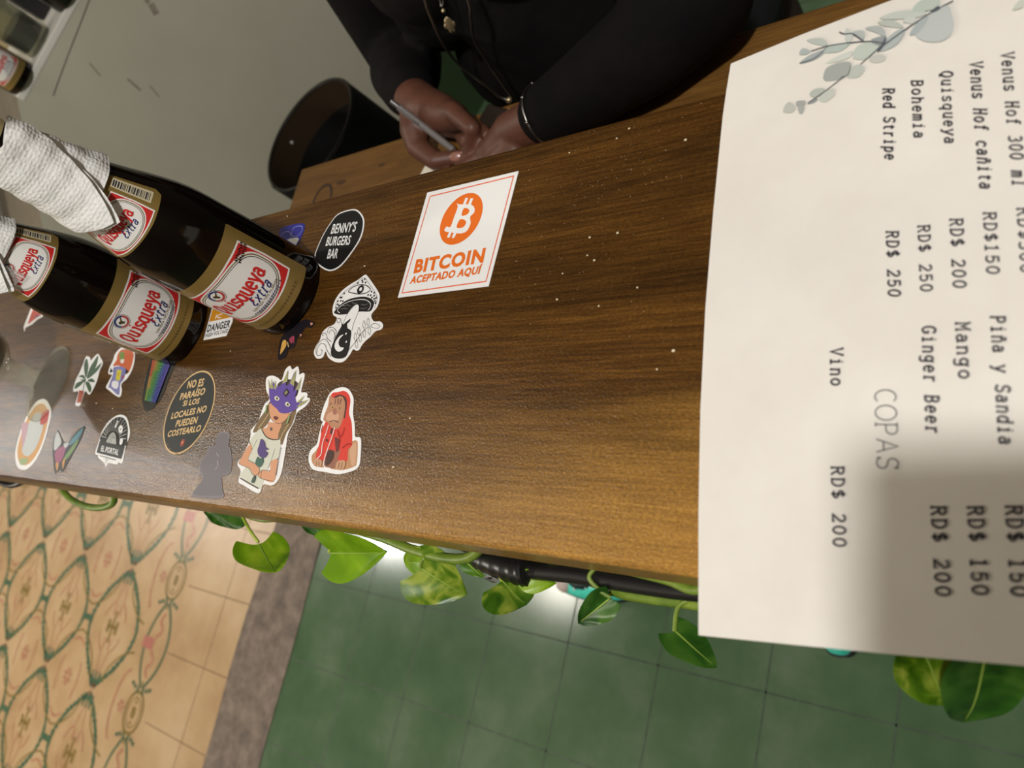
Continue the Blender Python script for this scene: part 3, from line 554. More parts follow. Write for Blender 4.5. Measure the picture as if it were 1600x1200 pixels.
('q',(205,192,55),[(-4.7,2.2),(6.4,0.9),(10.1,-10.3),(0.2,-9.1)]),
('p',(225,222,225),[(-5.0,-10.3),(8.7,-11.8),(10.3,-19.0),(-4.0,-15.8)]),
('q',(22,22,21),[(-21.3,4.5),(-13.0,0.3),(-19.5,-1.4)]),
('q',(22,22,21),[(14.5,2.4),(23.5,-0.9),(18.1,-4.3)]),
('s',(85,85,130),0.6,[(-11.4,3.3),(-6.1,-15.7)]),
('s',(85,85,130),0.6,[(12.4,1.9),(14.4,-16.1)]),
('q',(170,60,50),[(13.1,-4.2),(18.2,-6.1),(14.1,-9.0)]),
('d',(190,150,40),1.6,[(2.4,-3.2)]),
]),
('rainbow_print_sticker','long rainbow coloured fingerprint sticker poking out from under the left bottle',(-0.7874,0.1092),[
('p',(22,22,21),[(-21.3,32.4),(20.2,28.8),(24.4,17.4),(21.4,3.2),(20.5,-14.0),(12.4,-24.9),(3.1,-29.6),(-7.8,-26.8),(-19.0,-15.2),(-26.3,6.1),(-27.8,22.7)]),
('q',(150,44,40),[(-26.3,30.1),(-19.9,29.8),(-18.4,23.5),(-24.5,23.9)]),
('q',(168,70,44),[(-24.5,23.9),(-18.4,23.5),(-17.0,17.3),(-22.7,17.6)]),
('q',(168,70,44),[(-22.7,17.6),(-17.0,17.3),(-15.5,11.1),(-20.9,11.4)]),
('q',(168,70,44),[(-20.9,11.4),(-15.5,11.1),(-14.1,4.9),(-19.1,5.3)]),
('q',(160,120,50),[(-19.1,5.3),(-14.1,4.9),(-12.7,-1.2),(-17.3,-0.8)]),
('q',(160,120,50),[(-17.3,-0.8),(-12.7,-1.2),(-11.3,-7.3),(-15.6,-6.9)]),
('q',(104,132,48),[(-15.6,-6.9),(-11.3,-7.3),(-9.9,-13.3),(-13.8,-12.9)]),
('q',(104,132,48),[(-13.8,-12.9),(-9.9,-13.3),(-8.5,-19.3),(-12.1,-18.9)]),
('q',(168,70,44),[(-19.9,29.8),(-13.5,29.4),(-12.4,23.1),(-18.4,23.5)]),
('q',(160,120,50),[(-18.4,23.5),(-12.4,23.1),(-11.3,16.9),(-17.0,17.3)]),
('q',(160,120,50),[(-17.0,17.3),(-11.3,16.9),(-10.2,10.7),(-15.5,11.1)]),
('q',(104,132,48),[(-15.5,11.1),(-10.2,10.7),(-9.2,4.6),(-14.1,4.9)]),
('q',(104,132,48),[(-14.1,4.9),(-9.2,4.6),(-8.1,-1.6),(-12.7,-1.2)]),
('q',(104,132,48),[(-12.7,-1.2),(-8.1,-1.6),(-7.0,-7.7),(-11.3,-7.3)]),
('q',(66,126,52),[(-11.3,-7.3),(-7.0,-7.7),(-5.9,-13.7),(-9.9,-13.3)]),
('q',(66,126,52),[(-9.9,-13.3),(-5.9,-13.7),(-4.9,-19.7),(-8.5,-19.3)]),
('q',(104,132,48),[(-13.5,29.4),(-7.2,29.0),(-6.5,22.8),(-12.4,23.1)]),
('q',(104,132,48),[(-12.4,23.1),(-6.5,22.8),(-5.7,16.5),(-11.3,16.9)]),
('q',(104,132,48),[(-11.3,16.9),(-5.7,16.5),(-5.0,10.3),(-10.2,10.7)]),
('q',(66,126,52),[(-10.2,10.7),(-5.0,10.3),(-4.2,4.2),(-9.2,4.6)]),
('q',(66,126,52),[(-9.2,4.6),(-4.2,4.2),(-3.5,-1.9),(-8.1,-1.6)]),
('q',(66,126,52),[(-8.1,-1.6),(-3.5,-1.9),(-2.8,-8.0),(-7.0,-7.7)]),
('q',(66,126,52),[(-7.0,-7.7),(-2.8,-8.0),(-2.0,-14.1),(-5.9,-13.7)]),
('q',(50,112,84),[(-5.9,-13.7),(-2.0,-14.1),(-1.3,-20.1),(-4.9,-19.7)]),
('q',(66,126,52),[(-7.2,29.0),(-1.0,28.7),(-0.6,22.4),(-6.5,22.8)]),
('q',(66,126,52),[(-6.5,22.8),(-0.6,22.4),(-0.2,16.2),(-5.7,16.5)]),
('q',(66,126,52),[(-5.7,16.5),(-0.2,16.2),(0.2,10.0),(-5.0,10.3)]),
('q',(50,112,84),[(-5.0,10.3),(0.2,10.0),(0.6,3.8),(-4.2,4.2)]),
('q',(50,112,84),[(-4.2,4.2),(0.6,3.8),(1.0,-2.3),(-3.5,-1.9)]),
('q',(50,112,84),[(-3.5,-1.9),(1.0,-2.3),(1.4,-8.4),(-2.8,-8.0)]),
('q',(50,112,84),[(-2.8,-8.0),(1.4,-8.4),(1.8,-14.5),(-2.0,-14.1)]),
('q',(50,112,84),[(-2.0,-14.1),(1.8,-14.5),(2.2,-20.6),(-1.3,-20.1)]),
('q',(50,112,84),[(-1.0,28.7),(5.1,28.3),(5.2,22.1),(-0.6,22.4)]),
('q',(50,112,84),[(-0.6,22.4),(5.2,22.1),(5.3,15.8),(-0.2,16.2)]),
('q',(50,84,128),[(-0.2,16.2),(5.3,15.8),(5.4,9.6),(0.2,10.0)]),
('q',(50,84,128),[(0.2,10.0),(5.4,9.6),(5.5,3.5),(0.6,3.8)]),
('q',(50,84,128),[(0.6,3.8),(5.5,3.5),(5.5,-2.7),(1.0,-2.3)]),
('q',(50,84,128),[(1.0,-2.3),(5.5,-2.7),(5.6,-8.8),(1.4,-8.4)]),
('q',(50,84,128),[(1.4,-8.4),(5.6,-8.8),(5.7,-14.9),(1.8,-14.5)]),
('q',(50,84,128),[(1.8,-14.5),(5.7,-14.9),(5.8,-21.0),(2.2,-20.6)]),
('q',(58,66,150),[(5.1,28.3),(11.2,28.0),(11.0,21.7),(5.2,22.1)]),
('q',(58,66,150),[(5.2,22.1),(11.0,21.7),(10.7,15.5),(5.3,15.8)]),
('q',(58,66,150),[(5.3,15.8),(10.7,15.5),(10.5,9.3),(5.4,9.6)]),
('q',(58,66,150),[(5.4,9.6),(10.5,9.3),(10.2,3.1),(5.5,3.5)]),
('q',(58,66,150),[(5.5,3.5),(10.2,3.1),(10.0,-3.1),(5.5,-2.7)]),
('q',(58,66,150),[(5.5,-2.7),(10.0,-3.1),(9.8,-9.2),(5.6,-8.8)]),
('q',(58,66,150),[(5.6,-8.8),(9.8,-9.2),(9.5,-15.3),(5.7,-14.9)]),
('q',(58,66,150),[(5.7,-14.9),(9.5,-15.3),(9.3,-21.4),(5.8,-21.0)]),
('q',(70,58,140),[(11.2,28.0),(17.2,27.6),(16.7,21.4),(11.0,21.7)]),
('q',(70,58,140),[(11.0,21.7),(16.7,21.4),(16.1,15.1),(10.7,15.5)]),
('q',(70,58,140),[(10.7,15.5),(16.1,15.1),(15.6,8.9),(10.5,9.3)]),
('q',(70,58,140),[(10.5,9.3),(15.6,8.9),(15.0,2.7),(10.2,3.1)]),
('q',(70,58,140),[(10.2,3.1),(15.0,2.7),(14.4,-3.4),(10.0,-3.1)]),
('q',(70,58,140),[(10.0,-3.1),(14.4,-3.4),(13.9,-9.6),(9.8,-9.2)]),
('q',(58,66,150),[(9.8,-9.2),(13.9,-9.6),(13.3,-15.7),(9.5,-15.3)]),
('q',(58,66,150),[(9.5,-15.3),(13.3,-15.7),(12.8,-21.8),(9.3,-21.4)]),
('s',(24,36,26),0.4,[(-18.6,20.4),(-11.3,25.1),(-1.9,28.2),(7.9,24.0),(13.3,17.9)]),
('s',(24,36,26),0.4,[(-17.9,17.3),(-10.8,22.0),(-1.7,25.1),(7.9,20.9),(13.1,14.8)]),
('s',(24,36,26),0.4,[(-17.1,14.2),(-10.3,18.9),(-1.5,21.9),(7.8,17.7),(12.9,11.7)]),
('s',(24,36,26),0.4,[(-16.4,11.1),(-9.8,15.8),(-1.2,18.8),(7.8,14.6),(12.7,8.6)]),
('s',(24,36,26),0.4,[(-15.6,8.1),(-9.3,12.7),(-1.0,15.7),(7.8,11.5),(12.5,5.5)]),
('s',(24,36,26),0.4,[(-14.9,5.0),(-8.8,9.6),(-0.8,12.6),(7.7,8.4),(12.3,2.4)]),
('s',(24,36,26),0.4,[(-14.2,1.9),(-8.3,6.5),(-0.5,9.5),(7.7,5.4),(12.1,-0.6)]),
('s',(24,36,26),0.4,[(-13.4,-1.1),(-7.8,3.4),(-0.3,6.4),(7.7,2.3),(11.9,-3.7)]),
('s',(24,36,26),0.4,[(-12.7,-4.2),(-7.3,0.4),(-0.1,3.4),(7.6,-0.8),(11.7,-6.8)]),
('s',(24,36,26),0.4,[(-12.0,-7.2),(-6.8,-2.7),(0.2,0.3),(7.6,-3.9),(11.5,-9.9)]),
('s',(24,36,26),0.4,[(-11.2,-10.2),(-6.3,-5.7),(0.4,-2.8),(7.6,-6.9),(11.4,-12.9)]),
('s',(24,36,26),0.4,[(-10.5,-13.2),(-5.8,-8.8),(0.6,-5.8),(7.5,-10.0),(11.2,-16.0)]),
('s',(24,36,26),0.4,[(-9.8,-16.2),(-5.3,-11.8),(0.8,-8.9),(7.5,-13.1),(11.0,-19.0)]),
('s',(24,36,26),0.4,[(-9.1,-19.2),(-4.8,-14.8),(1.1,-11.9),(7.4,-16.1),(10.8,-22.1)]),
('s',(24,36,26),0.4,[(-8.3,-22.2),(-4.4,-17.8),(1.3,-15.0),(7.4,-19.1),(10.6,-25.1)]),
]),
('arch_logo_sticker','black and white arch shaped sticker with a lettered black band',(-0.8351,0.0459),[
('p',(238,236,232),[(-3.5,30.0),(10.4,27.2),(22.7,18.3),(29.6,9.6),(29.3,-1.4),(34.0,-16.4),(26.2,-16.7),(23.2,-19.0),(6.4,-18.1),(2.9,-22.1),(-3.5,-18.5),(-19.2,-14.1),(-22.6,-11.4),(-29.5,-9.9),(-31.3,1.4),(-31.8,11.8),(-26.4,21.1),(-16.4,27.6)]),
('p',(22,22,21),[(-3.0,27.7),(9.7,24.9),(20.5,17.2),(26.3,8.4),(28.4,-0.8),(-0.9,0.5),(-28.9,3.2),(-29.3,11.9),(-23.0,20.0),(-15.1,25.9)]),
('l',(238,236,232),0.42,[(-17.9,6.3),(-28.9,7.7)]),
('l',(238,236,232),0.42,[(-18.4,8.0),(-30.0,12.5)]),
('l',(238,236,232),0.42,[(-18.1,9.5),(-30.1,17.0)]),
('l',(238,236,232),0.42,[(-17.1,10.8),(-28.8,21.0)]),
('l',(238,236,232),0.42,[(-15.4,11.9),(-25.6,24.2)]),
('l',(238,236,232),0.42,[(-13.1,12.8),(-20.6,26.6)]),
('l',(238,236,232),0.42,[(-10.4,13.2),(-14.1,27.9)]),
('l',(238,236,232),0.42,[(-7.3,13.4),(-6.6,28.2)]),
('l',(238,236,232),0.42,[(-3.9,13.1),(0.8,27.4)]),
('l',(238,236,232),0.42,[(-0.6,12.6),(7.6,25.6)]),
('l',(238,236,232),0.42,[(2.7,11.7),(13.3,22.9)]),
('l',(238,236,232),0.42,[(5.8,10.6),(17.6,19.5)]),
('l',(238,236,232),0.42,[(8.4,9.2),(20.9,15.4)]),
('l',(238,236,232),0.42,[(10.6,7.7),(23.3,10.9)]),
('l',(238,236,232),0.42,[(12.2,6.1),(25.2,6.1)]),
('p',(178,178,172),[(-5.1,11.9),(2.7,7.9),(8.2,-1.4),(-12.2,0.6),(-12.7,6.5),(-10.6,10.1)]),
('s',(90,90,88),0.25,[(-7.7,1.5),(-8.4,6.2),(-5.2,9.5),(1.0,6.3)]),
('s',(90,90,88),0.25,[(-5.3,1.6),(-6.4,5.9),(-4.4,8.3),(0.9,5.9)]),
('s',(90,90,88),0.25,[(-3.0,1.6),(-4.5,5.6),(-3.5,7.2),(0.7,5.4)]),
('q',(22,22,21),[(-28.7,2.9),(28.1,-1.4),(29.8,-13.5),(-26.8,-9.3)]),
('t',(238,236,232),'EL PORTAL',[(-18.8,-7.3),(20.9,-10.2),(-19.9,-1.9)],1.2),
('l',(120,120,118),1.1,[(-16.4,-12.0),(-13.7,-12.2)]),
('l',(120,120,118),1.1,[(-12.1,-12.3),(-9.5,-12.6)]),
('l',(120,120,118),1.1,[(-7.9,-12.7),(-5.3,-12.9)]),
('l',(120,120,118),1.1,[(-3.7,-13.0),(-1.1,-13.3)]),
('l',(120,120,118),1.1,[(0.4,-13.4),(3.0,-13.6)]),
('l',(120,120,118),1.1,[(4.5,-13.7),(7.1,-14.0)]),
('l',(120,120,118),1.1,[(8.6,-14.1),(11.2,-14.3)]),
('l',(120,120,118),1.1,[(12.7,-14.4),(15.3,-14.7)]),
('l',(120,120,118),1.1,[(16.8,-14.8),(19.3,-15.0)]),
('l',(22,22,21),0.4,[(-1.9,-14.8),(3.3,-15.2),(1.5,-18.6),(-1.9,-14.8)]),
('d',(238,236,232),2.2,[(-4.1,21.6),(-4.7,18.5)]),
('p',(238,236,232),[(3.6,18.6),(9.9,18.2),(13.5,12.6),(8.9,11.4),(4.1,14.7)]),
('d',(22,22,21),1,[(8.0,15.0),(-4.1,21.6)]),
('p',(238,236,232),[(14.5,5.4),(20.3,5.5),(21.6,0.6),(17.0,0.5)]),
]),
('iridescent_oval_sticker','shiny oval sticker with an orange rim partly under the glass foot',(-1.0397,0.0524),[
('p',(238,236,232),[(14.8,35.0),(29.3,25.4),(36.7,8.2),(40.6,-12.1),(35.4,-29.1),(21.8,-39.4),(3.8,-40.9),(-13.3,-36.2),(-30.4,-22.9),(-37.5,-5.4),(-39.4,10.7),(-34.5,27.0),(-23.1,38.8),(-3.6,41.3)]),
('p',(205,150,80),[(12.9,30.5),(25.5,22.1),(31.9,7.1),(35.3,-10.5),(30.8,-25.3),(19.0,-34.3),(3.3,-35.6),(-11.6,-31.5),(-26.4,-19.9),(-32.6,-4.7),(-34.3,9.3),(-30.0,23.5),(-20.1,33.8),(-3.1,35.9)]),
('p','silver',[(9.2,21.7),(18.2,15.8),(22.8,5.1),(25.2,-7.5),(22.0,-18.0),(13.5,-24.4),(2.4,-25.3),(-8.2,-22.4),(-18.8,-14.2),(-23.2,-3.3),(-24.4,6.6),(-21.4,16.8),(-14.3,24.1),(-2.2,25.6)]),
('p',(178,52,44),[(6.1,23.5),(20.3,28.8),(27.7,15.0),(11.7,11.3)]),
('p',(150,165,110),[(-9.9,-29.1),(13.4,-28.2),(12.6,-34.2),(-1.3,-35.7)]),
('p',(190,150,160),[(-41.6,10.7),(-23.7,10.9),(-15.9,-6.7),(-14.8,-17.1)]),
]),
('iridescent_wings_sticker','small iridescent sticker shaped like a pair of dark edged wings',(-0.9391,0.0371),[
('p',(35,38,40),[(-37.7,21.4),(-18.4,12.6),(-8.6,7.9),(3.7,9.1),(7.6,15.6),(27.3,26.4),(29.4,13.7),(25.9,2.5),(20.6,-8.7),(15.4,-20.0),(10.8,-23.3),(5.2,-21.3),(-2.4,-24.8),(-10.4,-18.8),(-29.8,-2.5),(-38.1,10.5)]),
('p','silver',[(-34.8,18.9),(-16.4,9.0),(-17.6,2.8),(-26.0,-1.1),(-35.4,10.6)]),
('p',(150,78,110),[(-22.2,-2.3),(-1.5,4.1),(2.5,-9.4),(-7.9,-15.0)]),
('p',(80,130,140),[(24.9,24.4),(7.5,11.2),(9.6,5.2),(24.5,13.9)]),
('p',(110,140,85),[(23.3,12.3),(5.5,-8.5),(14.2,-9.0),(23.9,4.0)]),
('p',(110,100,150),[(8.0,11.6),(-1.5,-4.8),(4.7,3.4)]),
('p',(195,140,80),[(-9.8,-15.1),(0.6,-22.6),(-2.3,-14.4)]),
('p',(195,140,80),[(5.2,-12.5),(9.8,-9.2),(12.9,-19.8)]),
('p','silver',[(-7.2,6.3),(5.1,7.5),(0.6,1.7)]),
]),
('grey_dog_sticker','worn grey silhouette sticker shaped like a dog at the counter edge',(-0.6403,0.0372),[
('p',(128,120,122),[(-4.3,25.2),(3.8,24.8),(9.1,21.6),(11.3,13.1),(15.0,11.6),(21.9,3.4),(26.3,-6.9),(21.8,-10.8),(15.9,-12.1),(22.3,-21.6),(25.0,-28.8),(-17.5,-31.0),(-17.6,-24.1),(-11.5,-17.3),(-15.3,-12.7),(-21.5,-8.1),(-23.6,-0.6),(-17.4,6.2),(-16.6,11.7),(-8.9,12.5),(-10.7,20.7),(-8.6,24.0)]),
('p',(112,106,108),[(-4.0,23.4),(3.5,23.1),(8.5,20.1),(10.5,12.2),(13.9,10.8),(20.4,3.2),(24.5,-6.4),(20.3,-10.0),(14.8,-11.3),(20.7,-20.1),(23.2,-26.8),(-16.3,-28.8),(-16.4,-22.4),(-10.7,-16.1),(-14.2,-11.8),(-20.0,-7.5),(-22.0,-0.6),(-16.2,5.8),(-15.4,10.9),(-8.3,11.6),(-10.0,19.3),(-8.0,22.3)]),
('s',(160,152,150),1.2,[(3.3,-7.0),(5.3,-3.7),(2.3,0.5)]),
('s',(160,152,150),0.9,[(-2.6,6.7),(2.5,3.7)]),
]),
('danger_sticker','white and orange warning sticker between the two bottle bases',(-0.7041,0.1658),[
('q',(238,236,232),[(-21.4,-18.5),(16.3,-16.5),(19.0,-3.0),(12.1,15.1),(-25.9,22.9)]),
('q',(205,138,30),[(-22.2,-0.5),(15.0,1.4),(11.3,13.8),(-23.8,21.4)]),
('t',(22,22,21),'DANGER',[(-20.2,-10.7),(17.3,-8.4),(-21.2,-3.4)],1.6),
('t',(22,22,21),'HIGH VOLTAGE',[(-20.0,-16.0),(16.9,-13.5),(-20.4,-12.2)],0.8),
('t',(238,236,232),'IC',[(-12.8,1.7),(-2.3,2.1),(-12.7,5.9)],0.7),
]),
('blue_spectacles_sticker','blue sticker with a pair of line-drawn spectacles behind the right bottle',(-0.6331,0.2396),[
('p',(46,44,132),[(-17.5,10.6),(11.5,9.9),(17.7,3.1),(14.8,-9.4),(10.5,-12.6),(-16.4,-6.5),(-20.7,4.8)]),
('p',(238,236,232),[(-5.8,-3.4),(12.3,-4.2),(12.3,-10.5),(6.5,-11.6),(-4.7,-8.2)]),
('s',(150,150,215),0.6,[(-15.4,0.4),(-13.4,4.8),(-4.7,4.2),(0.7,-2.0),(-5.8,-3.4),(-15.4,0.4)]),
('s',(150,150,215),0.6,[(0.8,0.3),(1.0,7.2),(11.7,7.1),(15.2,2.0),(9.2,-2.5),(0.8,0.3)]),
('s',(150,150,215),0.6,[(-1.0,0.6),(0.9,1.5)]),
]),
('dripping_paint_sticker','black sticker with gold and pink drips under the right bottle edge',(-0.578,0.1417),[
('p',(26,20,26),[(-22.2,-1.3),(-16.4,7.4),(2.2,14.5),(12.6,12.6),(18.1,11.2),(17.6,8.6),(15.3,6.7),(8.5,7.8),(5.7,3.2),(6.4,-0.9),(1.4,0.1),(0.2,-8.7),(-6.6,-10.4),(-7.0,-16.5),(-15.6,-19.1),(-19.4,-14.6)]),
('p',(206,160,80),[(-18.5,-2.9),(-14.4,-2.1),(-11.6,-7.0),(-15.4,-13.7),(-17.2,-11.9)]),
('p',(206,140,120),[(12.6,11.2),(16.4,10.4),(14.7,8.6)]),
('p',(206,140,120),[(3.0,1.8),(5.5,1.9),(4.8,-0.3)]),
('p',(150,60,80),[(-9.9,-1.3),(-4.5,1.1),(-4.5,-5.7)]),
('s',(215,180,120),0.8,[(-10.8,-4.0),(-7.4,-8.3)]),
('s',(190,80,100),0.8,[(-4.2,0.4),(-1.9,-5.2)]),
]),
('red_corner_sticker','torn white edged red sticker tucked between the left bottle and the glass',(-1.1812,0.2027),[
('q',(238,236,232),[(-18.8,25.3),(29.5,9.3),(32.2,0.4),(17.9,-2.0),(6.3,-7.6),(-13.3,-11.0),(-11.9,-17.0),(-20.8,-9.3),(-20.9,12.2)]),
('q',(188,70,45),[(-10.8,19.8),(26.4,3.7),(12.6,0.7),(-4.9,-6.2),(-10.5,-6.4),(-12.3,9.1)]),
('q',(90,70,110),[(8.5,5.1),(22.2,2.3),(9.6,0.9)]),
]),
]
MENU_AT=(-0.131,0.1037)
MENU=[
('q',(0,0,0),[(-95.5,183.7),(-94.6,148.4),(-90.5,87.8),(-85.7,31.6),(-79.2,-23.5),(-71.6,-74.0),(-62.2,-128.8),(-15.9,-125.1),(26.0,-121.5),(63.9,-118.0)]),
('f',(40,36,44),'Venus Hof 300 ml',[(42.9,145.4),(50.9,75.9),(47.8,144.1)],1.75),
('f',(40,36,44),'Venus Hof cañita',[(30.2,144.6),(38.4,77.0),(35.3,143.0)],1.75),
('f',(40,36,44),'Quisqueya',[(18.1,143.1),(22.5,103.3),(23.0,141.6)],1.75),
('f',(40,36,44),'Bohemia',[(5.1,142.1),(8.9,109.4),(10.1,140.6)],1.75),
('f',(40,36,44),'Red Stripe',[(-7.9,141.2),(-3.3,100.6),(-2.7,139.7)],1.75),
('f',(40,36,44),'RD$300',[(53.0,65.2),(55.8,35.0),(57.7,64.7)],1.75),
('f',(40,36,44),'RD$150',[(40.4,65.3),(43.4,35.9),(45.0,64.5)],1.75),
('f',(40,36,44),'RD$ 200',[(27.4,64.3),(31.0,30.8),(32.3,63.6)],1.75),
('f',(40,36,44),'RD$ 250',[(14.4,63.0),(18.1,30.3),(19.1,62.6)],1.75),
('f',(40,36,44),'RD$ 250',[(0.9,62.3),(4.8,29.3),(6.0,61.5)],1.75),
('f',(40,36,44),'Piña y Sandia',[(45.9,16.7),(51.9,-37.3),(50.9,16.3)],1.75),
('f',(40,36,44),'Mango',[(33.0,14.9),(35.9,-10.2),(38.1,14.7)],1.75),
('f',(40,36,44),'Ginger Beer',[(20.0,14.0),(25.3,-33.5),(25.2,13.6)],1.75),
('f',(40,36,44),'Vino',[(-18.3,6.0),(-16.0,-12.1),(-12.9,5.7)],1.75),
('f',(40,36,44),'RD$ 200',[(-11.7,-49.0),(-7.0,-83.4),(-6.6,-48.8)],1.75),
('f',(40,36,44),'RD$ 200',[(29.4,-63.3),(33.7,-98.0),(34.4,-63.0)],1.75),
('f',(40,36,44),'RD$ 150',[(42.4,-62.4),(46.2,-95.8),(47.5,-62.0)],1.75),
('f',(40,36,44),'RD$ 150',[(55.3,-61.2),(58.8,-94.5),(60.5,-60.8)],1.75),
('f',(70,66,66),'COPAS',[(3.0,-14.3),(7.3,-49.5),(11.7,-14.4)],0.6),
('p',(190,190,180),[(-58.3,140.8),(-58.2,144.9),(-55.7,146.6),(-51.8,142.5),(-53.3,139.5)]),
('p',(165,165,160),[(-51.6,143.1),(-51.7,145.9),(-47.1,144.9),(-47.0,142.2),(-49.4,141.8)]),
('p',(170,170,165),[(-50.6,142.2),(-47.2,141.2),(-47.6,137.3),(-49.4,137.8)]),
('p',(150,155,155),[(-45.6,142.5),(-42.6,144.7),(-40.2,144.0),(-42.3,142.3)]),
('p',(180,185,175),[(-45.2,148.8),(-42.8,150.8),(-38.0,149.8),(-37.4,147.3),(-40.9,145.2),(-44.0,146.4)]),
('p',(195,198,188),[(-39.9,143.9),(-36.6,147.7),(-32.6,147.9),(-32.1,143.8),(-36.4,140.9)]),
('p',(165,168,162),[(-39.1,157.2),(-37.7,162.2),(-31.5,163.4),(-26.2,162.0),(-25.1,159.0),(-28.1,153.2),(-35.5,153.4),(-38.3,154.9)]),
('p',(188,192,182),[(-26.4,153.4),(-24.2,158.7),(-20.3,158.5),(-18.1,155.5),(-20.1,151.5),(-23.4,151.5)]),
('p',(195,195,185),[(-16.2,161.5),(-13.1,162.5),(-8.8,160.5),(-8.8,157.2),(-13.1,157.2),(-16.0,159.5)]),
('p',(205,208,198),[(-38.6,165.3),(-32.0,168.0),(-25.2,168.5),(-26.5,164.8),(-32.7,164.1)]),
('p',(190,198,186),[(-24.8,164.3),(-23.2,170.5),(-16.6,171.0),(-11.9,167.4),(-17.8,161.4),(-21.7,162.0)]),
('p',(165,172,170),[(-53.1,169.5),(-48.4,173.3),(-40.8,174.3),(-40.0,172.7),(-45.0,169.4)]),
('p',(175,182,178),[(-54.2,175.9),(-52.8,179.3),(-48.2,176.0),(-50.4,174.3)]),
('p',(185,192,182),[(-51.3,184.2),(-44.8,183.4),(-40.9,180.6),(-39.0,176.5),(-46.2,179.6)]),
('p',(180,190,182),[(-40.6,172.5),(-38.0,175.5),(-30.4,174.3),(-26.9,173.5),(-32.2,170.1)]),
('p',(200,203,195),[(-30.6,184.4),(-26.4,179.8),(-27.0,174.5),(-30.1,176.9)]),
('p',(180,185,180),[(-26.5,180.5),(-21.9,180.0),(-19.9,176.9),(-21.2,173.3)]),
('p',(175,180,175),[(-20.3,180.8),(-13.6,179.8),(-10.0,175.4),(-9.9,172.1),(-14.3,175.6)]),
('p',(175,182,178),[(-11.5,163.7),(-8.4,170.2),(-3.4,173.8),(-0.1,172.0),(-2.2,166.2),(-6.2,163.5)]),
('p',(150,155,155),[(-16.7,171.7),(-13.5,172.6),(-9.1,171.8),(-9.1,166.5),(-13.6,168.0)]),
('p',(185,190,180),[(-14.4,182.4),(-8.9,181.8),(-3.8,177.9),(-1.3,174.1),(-10.2,178.2)]),
('p',(195,200,190),[(-13.5,184.1),(-7.1,185.9),(2.5,183.6),(9.1,179.2),(3.0,178.2)]),
('p',(200,203,195),[(-1.7,177.9),(0.3,179.8),(4.1,177.8),(3.3,174.8)]),
('p',(188,192,188),[(4.8,169.0),(9.3,176.5),(15.0,180.3),(19.0,179.4),(20.6,174.3),(22.1,166.8),(20.3,161.1),(15.5,159.8),(8.3,163.2)]),
('p',(170,178,176),[(2.2,168.6),(4.4,173.7),(9.2,177.2),(9.9,174.3),(6.3,168.4)]),
('p',(185,195,183),[(2.1,183.1),(3.8,187.2),(7.3,188.5),(14.1,185.9),(14.0,180.7),(6.9,180.7)]),
('p',(198,200,188),[(46.5,166.7),(48.5,170.8),(50.7,170.6),(50.9,166.8)]),
('s',(84,90,98),0.5,[(-45.3,142.7),(-36.6,147.7),(-28.1,153.6)]),
('s',(84,90,98),0.5,[(-20.3,158.5),(-13.7,164.0),(-9.7,167.4)]),
('s',(84,90,98),0.6,[(-9.7,167.4),(-17.7,171.4),(-26.9,173.8),(-38.6,175.7),(-47.5,175.5)]),
('s',(84,90,98),0.4,[(-38.6,175.7),(-45.1,170.1),(-53.1,169.5)]),
('s',(84,90,98),0.6,[(-33.6,183.0),(-30.5,180.5),(-26.3,179.1),(-20.0,172.2)]),
('s',(84,90,98),0.7,[(-10.7,165.7),(-0.2,172.3),(9.7,177.7),(14.6,179.8),(20.8,182.0)]),
('s',(84,90,98),0.3,[(-29.3,153.6),(-25.9,153.9),(-25.1,159.0)]),
('p',(88,94,100),[(-12.6,163.3),(-10.8,167.1),(-9.3,171.2),(-9.2,167.2),(-11.0,163.8)]),
('p',(88,94,100),[(10.6,178.7),(13.9,181.3),(15.1,179.0),(12.2,178.1)]),
]

# ---------------------------------------------------------------- the room
ZT = 1.05                                             # counter top
TH = math.radians(-1.154)                             # floor pattern against the counter
plaster = noisy('grey_plaster', ((.3, (188, 182, 162)), (.7, (202, 196, 176))), nscale=2.5, rough=.6, bstr=.1, bscale=60)
tan = noisy('tan_tile', ((.3, (172, 138, 100)), (.5, (188, 156, 116)), (.72, (200, 172, 134))), nscale=5, rough=.3, detail=6, bstr=.05, bscale=120)
green = noisy('green_tile', ((.28, (66, 92, 62)), (.5, (84, 108, 78)), (.75, (114, 128, 105))), nscale=4, rough=.16, detail=7, bstr=.03, bscale=200)
stone = noisy('stone_strip', ((.3, (82, 68, 58)), (.5, (112, 96, 82)), (.7, (138, 120, 104))), nscale=22, rough=.6, detail=8, bstr=.6, bscale=60, bd=.004)
pat_g = noisy('tile_green_line', ((.35, (62, 92, 66)), (.65, (84, 108, 82))), nscale=30, rough=.3)
pat_o = noisy('tile_olive_line', ((.35, (118, 98, 46)), (.65, (140, 116, 66))), nscale=30, rough=.3)
pat_p = noisy('tile_pink_line', ((.35, (166, 112, 88)), (.65, (184, 134, 104))), nscale=30, rough=.3)
grout = noisy('tile_joint', ((.35, (110, 86, 60)), (.65, (140, 112, 82))), nscale=40, rough=.8)
grout_g = noisy('green_tile_joint', ((.35, (50, 66, 48)), (.65, (74, 88, 68))), nscale=40, rough=.6)

def FL(x, y, z=0):
    return (x*math.cos(TH) - y*math.sin(TH), x*math.sin(TH) + y*math.cos(TH), z)
